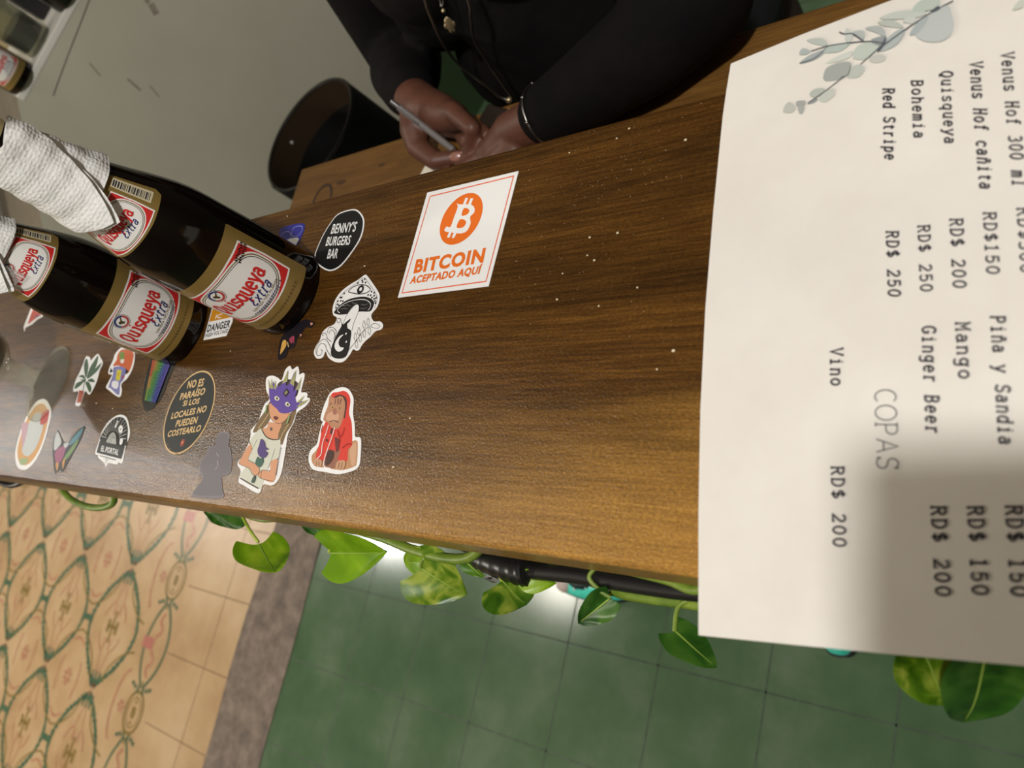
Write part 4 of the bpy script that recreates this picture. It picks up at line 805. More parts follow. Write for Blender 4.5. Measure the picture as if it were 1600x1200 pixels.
# positions below are in the tiles' own grid (metres): x across the joints, y along the threshold
mb = MB()
mb.poly([(-8, -4), (-2.097, -4), (-2.097, 4), (-8, 4)], tan, FL)
mb.poly([(-1.87, -4), (2.6, -4), (2.6, 4), (-1.87, 4)], green, FL)
z = .0006
for k in range(-13, 22):
    y = -.17 + .196*k
    if -4 < y < 4:
        mb.poly([(-2.44, y-.0015), (-2.1, y-.0015), (-2.1, y+.0015), (-2.44, y+.0015)], grout, FL, None, z*.5)
        yy = -.062 + .2*k; mb.poly([(-1.865, yy-.0016), (2.6, yy-.0016), (2.6, yy+.0016), (-1.865, yy+.0016)], grout_g, FL, None, z*.5)
for x in (-2.228,): mb.poly([(x-.0014, -4), (x+.0014, -4), (x+.0014, 4), (x-.0014, 4)], grout, FL, None, z*.5)
for k in range(22):
    x = -1.64 + .203*k; mb.poly([(x-.0015, -4), (x+.0015, -4), (x+.0015, 4), (x-.0015, 4)], grout_g, FL, None, z*.5)
PX, PY, X0, Y0 = .3775, .389, -2.812, -.166            # pattern repeat and its origin (a crossing of the garlands)
def gar(pts, w, m, lay=1): ribbon(mb, pts, w, m, FL, z*lay)
def rag(pts, w, amp, n=34):
    """a leafy garland: a curve whose width wobbles"""
    P = crv([Vector((a, b, 0)) for a, b in pts], 8); return [(p.x + amp*math.sin(i*2.4), p.y + amp*math.cos(i*1.9)) for i, p in enumerate(P)]
for i in range(0, 6):
    for j in range(-4, 4):
        cx, cy = X0 - PX*i, Y0 + PY*j                  # crossing; ties lie half a repeat away
        for sx in (-1, 1):
            if i == 0 and sx == 1 and False: continue
            for sy in (-1, 1):
                P = [(cx, cy+sy*.012), (cx+sx*.03, cy+sy*.03), (cx+sx*.072, cy+sy*.062), (cx+sx*.112, cy+sy*.1), (cx+sx*.145, cy+sy*.145), (cx+sx*.163, cy+sy*.1945)]
                gar(rag(P, 0, .003), .015, pat_g)
                gar([(p.x, p.y) for p in crv([Vector((a, b, 0)) for a, b in ((cx+sx*.04, cy+sy*.036), (cx+sx*.062, cy+sy*.082), (cx+sx*.104, cy+sy*.118), (cx+sx*.143, cy+sy*.14))], 5)], .006, pat_o)
                gar([(cx+sx*.143, cy+sy*.14), (cx+sx*PX/2, cy+sy*.152)], .006, pat_o)
        for sy in (-1, 1):                              # leaf tuft at the crossing
            for a in (-.024, 0, .024): gar([(cx+a*.6, cy+sy*.022), (cx+a*1.1, cy+sy*.056)], .010, pat_g)
            gar([(cx-.02, cy+sy*.026), (cx+.02, cy+sy*.026)], .014, pat_g)
        gar([(cx-.004, cy-.02), (cx+.004, cy+.02)], .007, pat_p)
        tx, ty = cx - PX/2, cy + PY/2                   # tie
        gar([(tx-.034, ty), (tx+.034, ty)], .02, pat_g, 1.5)
        for s_ in (-1, 1): gar([(tx+s_*.032, ty-.02), (tx+s_*.032, ty+.02)], .018, pat_g, 1.5)
        # motif in the lens between crossings (left and right halves): small cross and broken oval
        ex, ey = cx - PX/2, cy
        for r_, a0, a1 in ((1, 60, 120), (1, 240, 300), (.92, 150, 210), (.92, -30, 30)):
            gar([(ex + .082*r_*math.cos(math.radians(a)), ey + .125*r_*math.sin(math.radians(a))) for a in range(a0, a1+1, 10)], .008, pat_p)
        for a in range(8):
            c_, s2 = math.cos(a*.785+.4), math.sin(a*.785+.4); gar([(ex+.008*c_, ey+.008*s2), (ex+.03*c_, ey+.03*s2)], .01, pat_p)
        hx, hy = cx, cy + PY/2                          # H motif with four arcs
        for a in (0, 1):
            for b in (-1, 1):
                gar([(hx+b*.028, hy-.02), (hx+b*.028, hy+.02)], .016, pat_o); gar([(hx+b*.018, hy+.036), (hx+b*.018, hy+.07)], .008, pat_p); gar([(hx+b*.018, hy-.036), (hx+b*.018, hy-.07)], .008, pat_p)
        gar([(hx-.03, hy), (hx+.03, hy)], .012, pat_o); gar([(hx, hy-.05), (hx, hy+.05)], .012, pat_o)
        for k in range(4):
            q = 45+90*k; gar([(hx + .075*math.cos(math.radians(a)), hy + .082*math.sin(math.radians(a))) for a in range(q-28, q+29, 8)], .006, pat_p)
        for sy in (-1, 1): gar([(p.x, p.y) for p in crv([Vector((a, b, 0)) for a, b in ((hx-.028, hy+sy*.075), (hx, hy+sy*.15), (hx+.028, hy+sy*.075))], 6)], .004, pat_p)
BX = -2.52                                              # border: medallions joined by leaf shapes
for j in range(-4, 5):
    cy = Y0 + PY*j
    for r_, w_, m in ((1, .009, pat_o), (.72, .004, pat_o)):
        gar([(BX + .05*r_*math.cos(a*.2618), cy + .058*r_*math.sin(a*.2618)) for a in range(25)], w_, m)
    gar([(BX, cy-.016), (BX, cy+.016)], .02, pat_o); gar([(BX-.012, cy), (BX+.012, cy)], .012, pat_o)
    for s_ in (-1, 1): gar([(BX, cy+s_*.024), (BX, cy+s_*.034)], .01, pat_o)
    y0, y1 = cy + .068, cy + PY - .068; ym = (y0+y1)/2
    for sx, bw in ((-1, .06), (1, .068)):
        gar([(p.x, p.y) for p in crv([Vector((a, b, 0)) for a, b in ((BX+sx*.006, y0), (BX+sx*bw*.75, y0+.06), (BX+sx*bw, ym), (BX+sx*bw*.75, y1-.06), (BX+sx*.006, y1))], 7)], .0105, pat_g)
        for yy, d in ((y0, -1), (y1, 1)):
            for k in range(3): gar([(BX+sx*(.012+.016*k), yy-d*.004), (BX+sx*(.02+.02*k), yy+d*(.016-.012*k))], .011, pat_g)
    gar([(BX-.075, ym), (BX-.01, ym)], .034, mat('tile_pink_knot', (176, 112, 98), .3))
    for s_ in (-1, 1):
        gar([(p.x, p.y) for p in crv([Vector((a, b, 0)) for a, b in ((BX-.012, ym+s_*.02), (BX+.015, ym+s_*.045), (BX-.008, ym+s_*.07), (BX+.008, ym+s_*.095))], 5)], .012, pat_p)
        gar([(BX, ym+s_*.105), (BX, ym+s_*.12)], .008, pat_o)
    gar([(BX-.085 + .05*math.cos(a*.349+1.6), cy + .105*math.sin(a*.349+1.6)) for a in range(9)], .009, pat_p)
    for a in range(6): c_, s2 = math.cos(a*1.047), math.sin(a*1.047); gar([(BX-.082+.006*c_, cy+.006*s2), (BX-.082+.022*c_, cy+.02*s2)], .009, pat_p)
for j in range(-5, 5): pass
floor = struct(mb, 'floor')
mb = MB(); n = 60
def sx_(t, e): return e + .006*math.sin(t*37.0) + .004*math.sin(t*91.0)
mb.add([v for k in range(n) for t in [k/(n-1)] for v in (FL(sx_(t, -2.097), -4+8*t, .002), FL(sx_(t+.3, -1.866), -4+8*t, .002))], [(2*k, 2*k+1, 2*k+3, 2*k+2) for k in range(n-1)], stone)
mb.add([FL(-2.11, -4, -.01), FL(-1.85, -4, -.01), FL(-1.85, 4, -.01), FL(-2.11, 4, -.01)], [(0, 1, 2, 3)], stone)
struct(mb, 'trim_1')
white = noisy('dim_wall_paint', ((.3, (96, 90, 80)), (.7, (106, 99, 88))), nscale=2, rough=.7)
for nm, lo, hi in (('wall_left', (-8.1, -4, 0), (-8, 4, 3.8)), ('wall_right', (2.6, -4, 0), (2.7, 4, 3.8)), ('wall_back', (-8, 3.2, 0), (2.6, 3.3, 3.8)), ('wall_front', (-8, -3.9, 0), (2.6, -3.8, 3.8)), ('ceiling', (-8.1, -4, 3.8), (2.7, 4, 3.9))):
    b = MB(); b.box(lo, hi, white); struct(b, nm)

# half wall with a ledge, behind the person
WO = Vector((-1.8787, .8828, 0)); WD = Vector((.393, .919, 0)); WN = Vector((WD.y, -WD.x, 0))   # along, and towards the bar
WO = WO - WN*.018
WM = Matrix(((WD.x, WN.x, 0, WO.x), (WD.y, WN.y, 0, WO.y), (0, 0, 1, 0), (0, 0, 0, 1)))
b = MB(); b.box((-.118, -.6, 0), (2.4, 0, .985), plaster, 0, WM); struct(b, 'wall_partition')
b = MB(); ledge_m = mat('white_ledge', (232, 228, 216), .4)
b.box((-.118, -.62, .985), (2.4, .0012, 1.0), ledge_m, .002, WM); tag(struct(b, 'trim_2'))
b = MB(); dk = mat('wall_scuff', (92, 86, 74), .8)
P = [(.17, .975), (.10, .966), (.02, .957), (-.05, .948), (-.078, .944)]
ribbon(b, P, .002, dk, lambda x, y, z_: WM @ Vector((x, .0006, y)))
for x, y, dx, dy, w_ in ((.01, .884, .012, .03, .004), (.03, .80, .006, .035, .005), (.19, .846, .012, .02, .014), (.04, .76, .01, .03, .003), (.2, .87, .004, .01, .01)):
    ribbon(b, [(x, y), (x+dx, y+dy)], w_, noisy('wall_smudge', ((.4, (140, 132, 116)), (.6, (158, 150, 132))), nscale=60, rough=.8), lambda x_, y_, z_: WM @ Vector((x_, .0005, y_)))
struct(b, 'trim_3')
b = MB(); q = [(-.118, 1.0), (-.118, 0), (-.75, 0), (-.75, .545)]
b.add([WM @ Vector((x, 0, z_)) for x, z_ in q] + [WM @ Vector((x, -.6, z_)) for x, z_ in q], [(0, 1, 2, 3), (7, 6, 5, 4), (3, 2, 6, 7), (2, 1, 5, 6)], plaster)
b.add([WM @ Vector((x, c, z_)) for x, z_ in (q[0], q[3]) for c in (0, -.6)], [(0, 1, 3, 2)], noisy('shaded_cap', ((.3, (112, 103, 86)), (.7, (126, 116, 98))), nscale=20, rough=.8)); struct(b, 'wall_return')  # top face given a darker colour, shade painted into it
b = MB(); b.box((-.118, 0, 0), (2.4, .012, .2), mat('green_skirting', (52, 70, 44), .4), .003, WM); struct(b, 'baseboard_partition')
b = MB(); b.box((-2.75, .40, 0), (-2.65, 3.2, 2.9), noisy('grey_wall_paint', ((.3, (150, 144, 132)), (.7, (162, 156, 142))), nscale=2, rough=.7)); struct(b, 'wall_inner')  # even grey paint on the wall beyond the ledge

# ---------------------------------------------------------------- bar counter and desk
ctop = wood('counter_wood', ((.28, (70, 45, 15)), (.45, (98, 65, 23)), (.58, (115, 77, 29)), (.75, (138, 96, 38))), (1.2, 22, 22), 1.5, .5, .4, .5, .5, .1, 620, (.10, .195, (194, 144, 68)))
desk_w = wood('desk_wood', ((.3, (96, 64, 24)), (.5, (122, 84, 34)), (.72, (146, 104, 48))), (1.5, 20, 20), 1.4, .5, 0, .5, .2)
raw = wood('panel_wood', ((.3, (70, 44, 22)), (.7, (104, 70, 38))), (12, 12, 1.2), 1.5, .6)
bar = thing('bar_counter', 'long raised dark brown varnished wooden bar counter covered with stickers', 'counter', (-.6, .135, 0))
def rel(o, par): o.location = Vector(o.location) - par.location; o.parent = par; return o
b = MB(); b.box((-1.75, 0, ZT-.04), (.75, .27, ZT), ctop, .003); rel(b.build('counter_top'), bar)
b = MB(); b.box((-1.05, .232, 0), (.75, .258, ZT-.04), raw, .002); rel(b.build('front_panel'), bar)
for x in (-.9, -.3, .4):
    b = MB(); b.box((x-.02, .03, ZT-.07), (x+.02, .232, ZT-.04), raw, .003); rel(b.build('bracket'), bar)
desk = thing('desk', 'lower brown wooden desk behind the bar counter, its left end by the round bin', 'desk', (-.2, .38, 0))
b = MB(); b.box((-1.103, .2585, .765), (.75, .552, .8), desk_w, .003)
rel(b.build('desk_top'), desk)
b = MB(); ring = [(-1.021 + .02*math.cos(a*.2618), .484 + .024*math.sin(a*.2618)) for a in range(19)]
ribbon(b, ring, .005, mat('desk_ring_stain', (58, 40, 22), .6), lambda x, y, z_: (x, y, .8004)); rel(b.build('ring_mark'), desk)
for x, y, r in ((-.33, .505, .009), (-.985, .505, .007), (-.9, .515, .005)):
    b = MB(); b.poly([(x+r*1.6*math.cos(k*.6), y+r*.5*math.sin(k*.6)) for k in range(10)], mat('desk_knot', (74, 48, 22), .6), lambda x_, y_, z_: (x_, y_, .8003)); rel(b.build('knot'), desk)
for x, y in ((-1.06, .5), (-1.06, .29), (.7, .5), (.7, .29)):
    b = MB(); b.box((x-.025, y-.025, 0), (x+.025, y+.025, .765), desk_w, .003); rel(b.build('leg'), desk)

# ---------------------------------------------------------------- stickers
for nm, label, (ox, oy), L in STICKERS:
    b = MB(); fn = lambda x, y, z_: (x/1000, y/1000, z_)
    out = L[0][2] if L[0][0] == 'q' else smooth2(L[0][2])
    if nm == 'grey_dog_sticker': out = [(x, max(y, -oy*1000+.5)) for x, y in out]
    sheet(b, out, ink(L[0][1]), fn, .0003)
    art(b, L, fn, .000018, None, True, .0003)
    o = b.build(nm, loc=(ox, oy, ZT)); tag(o, label, 'sticker', 'stickers stuck on the bar counter')

# ---------------------------------------------------------------- menu
b = MB(); paper = noisy('menu_card', ((.3, (226, 219, 208)), (.7, (236, 230, 220))), nscale=14, rough=.5, spec=.3)
edge = MENU[0][2]; right = [(150, -114), (350, -100), (380, 205), (105, 195)]
def mz(x, y, z_):                                       # the card's free corner droops a little past the counter edge
    d = max(0, y-(.27-.1037)*1000)/1000; return (x/1000, y/1000, z_ - d*d*2)
outl = edge + [(150, -110), (330, -96), (360, 225), (100, 204), (25, 199), (-14, 195), (-55, 190)]
sheet(b, outl, paper, mz, .0012, 18)
art(b, MENU, mz, .00002, None, True, .0012)
menu = b.build('menu_card', loc=(MENU_AT[0], MENU_AT[1], ZT+.0004)); tag(menu, 'large white printed drinks menu with grey leaf sprigs lying on the counter', 'menu')

# ---------------------------------------------------------------- bottles
glass_b = mat('amber_glass', (14, 8, 5), .08, 0, .35)
PROF = [(.0, 0), (.033, 0), (.0358, .0016), (.0372, .005), (.0375, .01), (.0375, .1), (.0373, .108), (.0366, .116), (.0352, .125), (.033, .135), (.0302, .146), (.0272, .157), (.0245, .168), (.0218, .18), (.0197, .192), (.018, .205), (.0164, .22), (.0152, .235), (.0145, .25), (.0142, .262), (.0156, .2635), (.0158, .272), (.0145, .275), (.0142, .284), (.0128, .2855)]
def br(zz):
    for (r0, z0), (r1, z1) in zip(PROF[1:], PROF[2:]):
        if z0 <= zz <= z1 and z1 > z0: return r0 + (r1-r0)*(zz-z0)/(z1-z0)
    return PROF[-1][0]
GOLD = (150, 124, 66); WH = (238, 234, 226); RE = (206, 44, 40); NV = (34, 44, 110); BK = (26, 24, 24)
def bow(hw, t, bt, s): return [(-hw, t), (-hw*.5, t+s*.8), (0, t+s), (hw*.5, t+s*.8), (hw, t), (hw+s*.7, (t+bt)/2), (hw, bt), (hw*.5, bt-s*.8), (0, bt-s), (-hw*.5, bt-s*.8), (-hw, bt), (-hw-s*.7, (t+bt)/2)]
def sup(hw, hh, e=2.7, cy=0): return [(math.copysign(abs(math.cos(a*.1309))**(2/e), math.cos(a*.1309))*hw, cy + math.copysign(abs(math.sin(a*.1309))**(2/e), math.sin(a*.1309))*hh) for a in range(48)]
def ell(cx, cy, r, r2=None): return [(cx+r*math.cos(a*.3491), cy+(r2 or r)*math.sin(a*.3491)) for a in range(18)]
def label_art(k, full):
    s = lambda P: [(x*k, y*k) for x, y in P]
    L = [('q', WH, s(bow(36.5, 24.5, -23.5, 1.6))), ('q', RE, s(bow(35.0, 23.1, -22.1, 1.5))), ('q', WH, s(sup(35.2, 23.4, 2.7, .6))), ('q', (128, 112, 70), s(sup(33.9, 22.2, 2.7, .6))), ('q', WH, s(sup(32.9, 21.3, 2.7, .6))), ('q', BK, s(sup(32.1, 20.6, 2.7, .6))), ('q', WH, s(sup(31.5, 20.1, 2.7, .6)))]
    L += [('q', BK, s(ell(-11, 15.5, 7.1))), ('q', WH, s(ell(-11, 15.5, 6.7))), ('q', (186, 70, 66), s(ell(-11, 15.5, 6.2)))]
    L += [('q', (44, 60, 112), s([(-11, 15.5)] + [(-11+6.2*math.cos(a*.262), 15.5+6.2*math.sin(a*.262)) for a in range(2, 15)])), ('q', WH, s(ell(-11, 15.5, 4.4))), ('p', (84, 72, 40), s([(-14, 15.5), (-12.5, 14), (-11, 12.5), (-9.5, 13.5), (-10, 15.5), (-7.8, 18), (-8.6, 18.6), (-11, 16.8), (-12.5, 17.4)]))]
    return L
def sc(P, k): return tuple((a*k, b*k) for a, b in P)
WQ = {'Q': 7.6, 'u': 6.6, 'i': 4.6, 's': 6.2, 'q': 6.6, 'e': 6.3, 'y': 6.4, 'a': 6.2}
def make_label(b, k, zc, ang, rref, maxlen):
    def fn(x, y, z_):
        zz = zc + y/1000; a = math.radians(ang) + x/1000/rref; r = br(zz) + .00012 + z_
        return (r*math.cos(a), r*math.sin(a), zz)
    art(b, label_art(k, True), fn, .00004, maxlen)
    stroked(b, 'Quisqueya', *sc(((-27, -4), (25, -4), (-27, 8.5)), k), 1.5, ink(RE), fn, .0006, 6.5, 0, maxlen, WQ)
    stroked(b, 'Extra', *sc(((-3, -13.2), (19, -13.2), (-2, -5.2)), k), 1.15, ink(NV), fn, .0006, 6.4, .22, maxlen)
    return fn
def make_bottle(ang_main, ang_neck, detail=True):
    r = thing('beer_bottle', 'x', 'bottle')
    g = MB(); g.lathe(PROF, glass_b, 72); g.build('glass_body', r, smooth=35)
    cp = MB(); cp.lathe([(.0156, .2355), (.0152, .25), (.0162, .262), (.0166, .285), (.0158, .2885), (.012, .2895)], noisy('gold_foil', ((.3, (196, 176, 120)), (.7, (214, 196, 146))), nscale=40, rough=.35, metal=.4), 32); cp.build('foil_cap', r, smooth=40)
    gold = mat('label_gold', GOLD, .42, .35)
    b = MB(); zc = .0535
    def fn(x, y, z_):
        zz = zc + y/1000; a = math.radians(ang_main) + x/1000/.0375; rr = br(zz) + .0001 + z_
        return (rr*math.cos(a), rr*math.sin(a), zz)
    b.poly([(-44, -38), (44, -38), (45, -36), (45, 34), (44, 36), (-44, 36), (-45, 34), (-45, -36)], gold, fn, 3)
    make_label(b, 1, zc, ang_main, .0375, 3)
    V, F = sans('CERVEZA TIPO PILSENER', .3)
    b.add([fn(-8+32*x, -16.2+1.9*y, .0007) for x, y in V], F, ink((110, 96, 56)))
    for yy, x0, x1 in ((-18.2, -10, 26), (-20, -6, 22)):
        n = int((x1-x0)/2.2)
        for q in range(n): ribbon(b, [(x0+2.2*q, yy), (x0+2.2*q+1.5, yy)], .8, ink((96, 100, 130)), fn, .0007, 3)
    for q in range(20): ribbon(b, [(-30+3*q, -31), (-30+3*q+2, -31)], .8, ink((96, 78, 40)), fn, .0007, 3)
    for q in range(9):                                   # ink-jet date stamp
        for rr in range(2): b.poly(ell(22+1.9*q*.9, 20.5-3.2*rr+.4*(q % 3), .7, .9), ink(BK), fn, 3, .0008)
    b.build('front_label', r)
    b = MB(); zn = .1545
    def fn2(x, y, z_):
        zz = zn + y/1000; a = math.radians(ang_neck) + x/1000/.0275; rr = br(zz) + .0001 + z_
        return (rr*math.cos(a), rr*math.sin(a), zz)
    b.poly([(-36, -13), (-33, -17), (-15, -18.5), (15, -18.5), (33, -17), (36, -13), (35, 15), (32, 18), (-32, 18), (-35, 15)], gold, fn2, 2.5)
    fn3 = make_label(b, .6, zn-.002, ang_neck, .0275, 2.5)
    b.poly([(25, -12), (33, -12), (33, 14), (25, 14)], ink((206, 194, 158)), fn2, 2.5, .0002)
    x = -10.5; rr = random.Random(3)
    while x < 12.3:
        ww = rr.choice((.35, .35, .6, .9)); b.poly([(26, x), (31.3, x), (31.3, x+ww), (26, x+ww)], ink((42, 44, 66)), fn2, 3, .0003); x += ww + rr.choice((.35, .5, .8))
    b.build('neck_label', r)
    return r
bot = make_bottle(-48, -50)
bot.location = (-.605, .181, ZT)
tag(bot, 'right one of the two brown beer bottles on the counter, covering the dripping paint sticker', group='beer bottles on the counter')
def copy_tree(o, par=None):
    c = o.copy(); COL.objects.link(c)
    if par: c.parent = par
    for ch in list(o.children): copy_tree(ch, c)
    return c
bot2 = copy_tree(bot); bot2.location = (-.768, .161, ZT); bot2.rotation_euler = (0, 0, math.radians(26))
bot2['label'] = 'left one of the two brown beer bottles on the counter, nearest the stemmed glass'
bot3 = copy_tree(bot); bot3.location = WM @ Vector((-.0795, -.0195, 1.0)); bot3.rotation_euler = (0, 0, math.radians(24))
bot3['label'] = 'brown beer bottle standing on the far white ledge beside the clear tumbler'; del bot3['group']

# paper napkins wrapped round the necks
nap_m = mat('white_tissue', (240, 238, 232), .85, 0, .2); nt, bs = nodes(nap_m)
vo = nt.nodes.new('ShaderNodeTexVoronoi'); vo.inputs['Scale'].default_value = 330; vo.inputs['Randomness'].default_value = .45
nt.links.new(coord(nt, (1, 1, 1.3)).outputs[0], vo.inputs['Vector']); bump(nt, bs, vo.outputs[0], .8, .0008)
tis_m = mat('thin_tissue', (224, 221, 214), .85, 0, .2, alpha=.3)
def napkin(bx, by, zmin, diag, rot, label, seed):
    r_ = random.Random(seed); ph = [r_.uniform(0, 6) for _ in range(6)]
    t = thing('paper_napkin', label, 'napkin', (bx, by, ZT), rot, 'napkins wrapped round the bottle necks')
    def rad(a, zz, e): return br(zz) + e + .0007*math.sin(3*a+ph[0]+zz*60) + .0005*math.sin(7*a+ph[1]-zz*110) + .0004*math.sin(zz*420+ph[2]+2*a)
    b = MB(); z1 = zmin + .0105
    def sl(u, v):
        a = 2*math.pi*u; zz = z1 + v*(.233 + .003*math.sin(a*2+ph[3]) - z1); rr = rad(a, zz, .0032)
        return (rr*math.cos(a), rr*math.sin(a), zz)
    b.grid(72, 30, sl, nap_m, True); b.build('inner_wrap', t, smooth=60)
    b = MB()
    def lo(a):
        if a > diag[0]: return diag[1] + (a-diag[0])/(diag[2]-diag[0])*(diag[3]-diag[1])
        return diag[1] + min(.013, (diag[0]-a)*.00021)
    def fl(off):
        def g(u, v):
            a = diag[2] - 250*u; zl = lo(a); zz = zl + v*(.2345 + .002*math.sin(a*.06+ph[4]) - zl)
            e = .0068 + off + .004*max(0, 1-v*5)*max(0, 1-abs(a-diag[0])/60)
            rr = rad(math.radians(a), zz, e); return (rr*math.cos(math.radians(a)), rr*math.sin(math.radians(a)), zz)
        return g
    b.grid(90, 26, fl(0), nap_m); b.grid(90, 26, fl(-.0008), nap_m); b.build('outer_flap', t, smooth=60)
    b = MB(); d0 = diag; diag = (d0[0]+3, d0[1]-.0035, d0[2]+6, d0[3]-.001)
    b.grid(90, 26, fl(-.0022), nap_m); b.build('second_ply', t, smooth=60); diag = d0
    return t, rad
n1, _ = napkin(-.605, .181, .1615, (-37, .160, 44, .2235), 0, 'white paper napkin wrapped round the neck of the right beer bottle', 2)
n2, rad2 = napkin(-.768, .161, .158, (-62, .155, 8, .198), 0, 'white paper napkin wrapped round the neck of the left beer bottle', 5)
b = MB()
def ply(u, v):
    a = math.radians(-34 - 42*u); zz = .151 + .035*v + .004*u - .012*v*(1-u); rr = br(zz) + .0032 + .002*(1-v); return (rr*math.cos(a), rr*math.sin(a), zz)
b.grid(20, 10, ply, tis_m); tag(b.build('thin_ply', n2, smooth=60), 'sheer single ply')

# ---------------------------------------------------------------- stemmed glass
clear = thin_glass('clear_glass', (246, 247, 242), .9, .03, .16)
wg = thing('stemmed_glass', 'clear stemmed glass with a wide foot at the left end of the counter', 'glass', (-1.047, .112, ZT))
b = MB(); b.lathe([(.0, 0), (.043, 0), (.0455, .0012), (.0455, .0026), (.043, .0036), (.03, .0055), (.018, .009), (.0125, .014)], clear, 56, None, False); b.build('foot', wg, smooth=40)
b = MB(); b.lathe([(.0125, .014), (.0105, .02), (.0115, .027), (.0135, .031), (.0115, .035), (.011, .042), (.014, .049)], clear, 40, None, False); b.build('stem', wg, smooth=60)
b = MB(); b.lathe([(.0, .0495), (.014, .049), (.028, .058), (.04, .074), (.0475, .096), (.049, .12), (.046, .15), (.0415, .178), (.0403, .178), (.0447, .15), (.0476, .12), (.046, .097), (.0388, .076), (.027, .0605), (.0, .053)], clear, 56, None, False); b.build('bowl', wg, smooth=60)
b = MB(); b.lathe([(.0, .0537), (.0265, .061), (.0385, .0765), (.0425, .085), (.0, .085)], mat('plum_drink', (44, 16, 28), .1), 48, None, False); tag(b.build('drink', wg, smooth=60), 'dark plum coloured drink')

# ---------------------------------------------------------------- things on the far ledge
def onledge(a, c, zz=1.0): return WM @ Vector((a, c, zz))
t = thing('glass_tumbler', 'clear straight tumbler on the far white ledge next to the beer bottle', 'glass', onledge(.005, -.047))
b = MB(); b.lathe([(.0, 0), (.034, 0), (.037, .004), (.039, .12), (.0375, .12), (.0355, .014), (.0, .012)], thin_glass('smoky_glass', (226, 228, 218), .9, .03, .08), 40, None, False); b.build('wall_and_base', t, smooth=50)
b = MB(); b.lathe([(.0, .0125), (.0352, .0145), (.0362, .06), (.0, .06)], mat('tea_drink', (40, 38, 30), .1), 40, None, False); b.build('drink', t, smooth=50)
t = thing('dark_jar', 'black jar at the top edge of the photo on the white ledge', 'jar', onledge(.115, -.02))
b = MB(); b.lathe([(.0, 0), (.033, 0), (.036, .004), (.036, .1), (.03, .112), (.028, .13), (.0, .13)], mat('black_glaze', (18, 17, 16), .25), 40, None, False); b.build('body', t, smooth=40)
b = MB(); b.lathe([(.0, .13), (.03, .13), (.031, .134), (.03, .148), (.0, .15)], mat('pale_lid', (150, 146, 134), .4), 40, None, False); b.build('lid', t, smooth=40)
t = thing('black_box', 'black box with a pale top band standing behind the tumbler', 'box', onledge(.10, -.15), math.atan2(WD.y, WD.x))
b = MB(); b.box((-.045, -.03, 0), (.045, .03, .13), mat('matt_black', (24, 23, 22), .6), .003); b.build('body', t)
b = MB(); b.box((-.0455, -.0305, .115), (.0455, .0305, .135), mat('pale_band', (168, 164, 150), .5), .003); b.build('lid', t)
for k, (a, c, h, lab) in enumerate(((-.02, -.36, .2, 'beige carton with a white label behind the far beer bottle'), (.15, -.33, .26, 'second beige carton at the very corner of the photo'))):
    t = thing('carton', lab, 'carton', onledge(a, c), math.atan2(WD.y, WD.x) + .2*k, 'beige cartons on the far ledge')
    b = MB(); b.box((-.06, -.035, 0), (.06, .035, h), noisy('beige_card', ((.3, (176, 156, 116)), (.7, (190, 170, 130))), nscale=20, rough=.6), .002); b.build('body', t)
    b = MB(); b.box((-.035, .0352, h*.3), (.035, .0358, h*.72), ink((212, 208, 200)))
    for q in range(4): ribbon(b, [(-.028, h*(.38+.08*q)), (.028 - .008*q, h*(.38+.08*q))], .006, ink(BK), lambda x, y, z_: (x, .0361, y))
    b.build('label', t)

# ---------------------------------------------------------------- round bin
bin_t = thing('waste_bin', 'round open brown bin with a dark inside behind the left end of the desk', 'bin', (-1.481, .832, 0))
bm_ = mat('brown_plastic', (52, 40, 26), .4); dkb = mat('dark_liner', (5, 4, 4), .7, 0, .15)
b = MB(); b.lathe([(.0, 0), (.1, 0), (.106, .006), (.129, .595), (.1265, .595), (.104, .012), (.0, .01)], bm_, 64, None, False); b.build('body', bin_t, smooth=35)
b = MB(); b.tube([(.1295*math.cos(a*.3491), .1295*math.sin(a*.3491), .597) for a in range(18)], .0042, mat('dark_rim', (26, 20, 12), .45), 8, True, True); b.build('rim', bin_t, smooth=40)
b = MB(); b.lathe([(.0, .478), (.07, .483), (.109, .5), (.1205, .53), (.123, .523), (.12, .478)], dkb, 48, None, False); 
b.grid(40, 10, lambda u, v: tuple((.1335 + .003*math.sin(u*40)*(1-v))*f(math.radians(-125+175*u)) for f in (math.cos, math.sin)) + (.33 + .272*v + .01*math.sin(u*17)*(1-v),), dkb)  # black skirt added outside, darkens the near rim and side
b.grid(40, 6, lambda u, v: tuple((.1335 - .011*v)*f(math.radians(-125+175*u)) for f in (math.cos, math.sin)) + (.602 - .05*v*v,), dkb)
tag(b.build('liner', bin_t, smooth=40), 'dark lining in the bin and over its near rim')
b = MB(); b.ball((-.1205, .03, .565), .004, mat('pale_fleck', (180, 180, 170), .4), 8); b.build('rivet', bin_t)

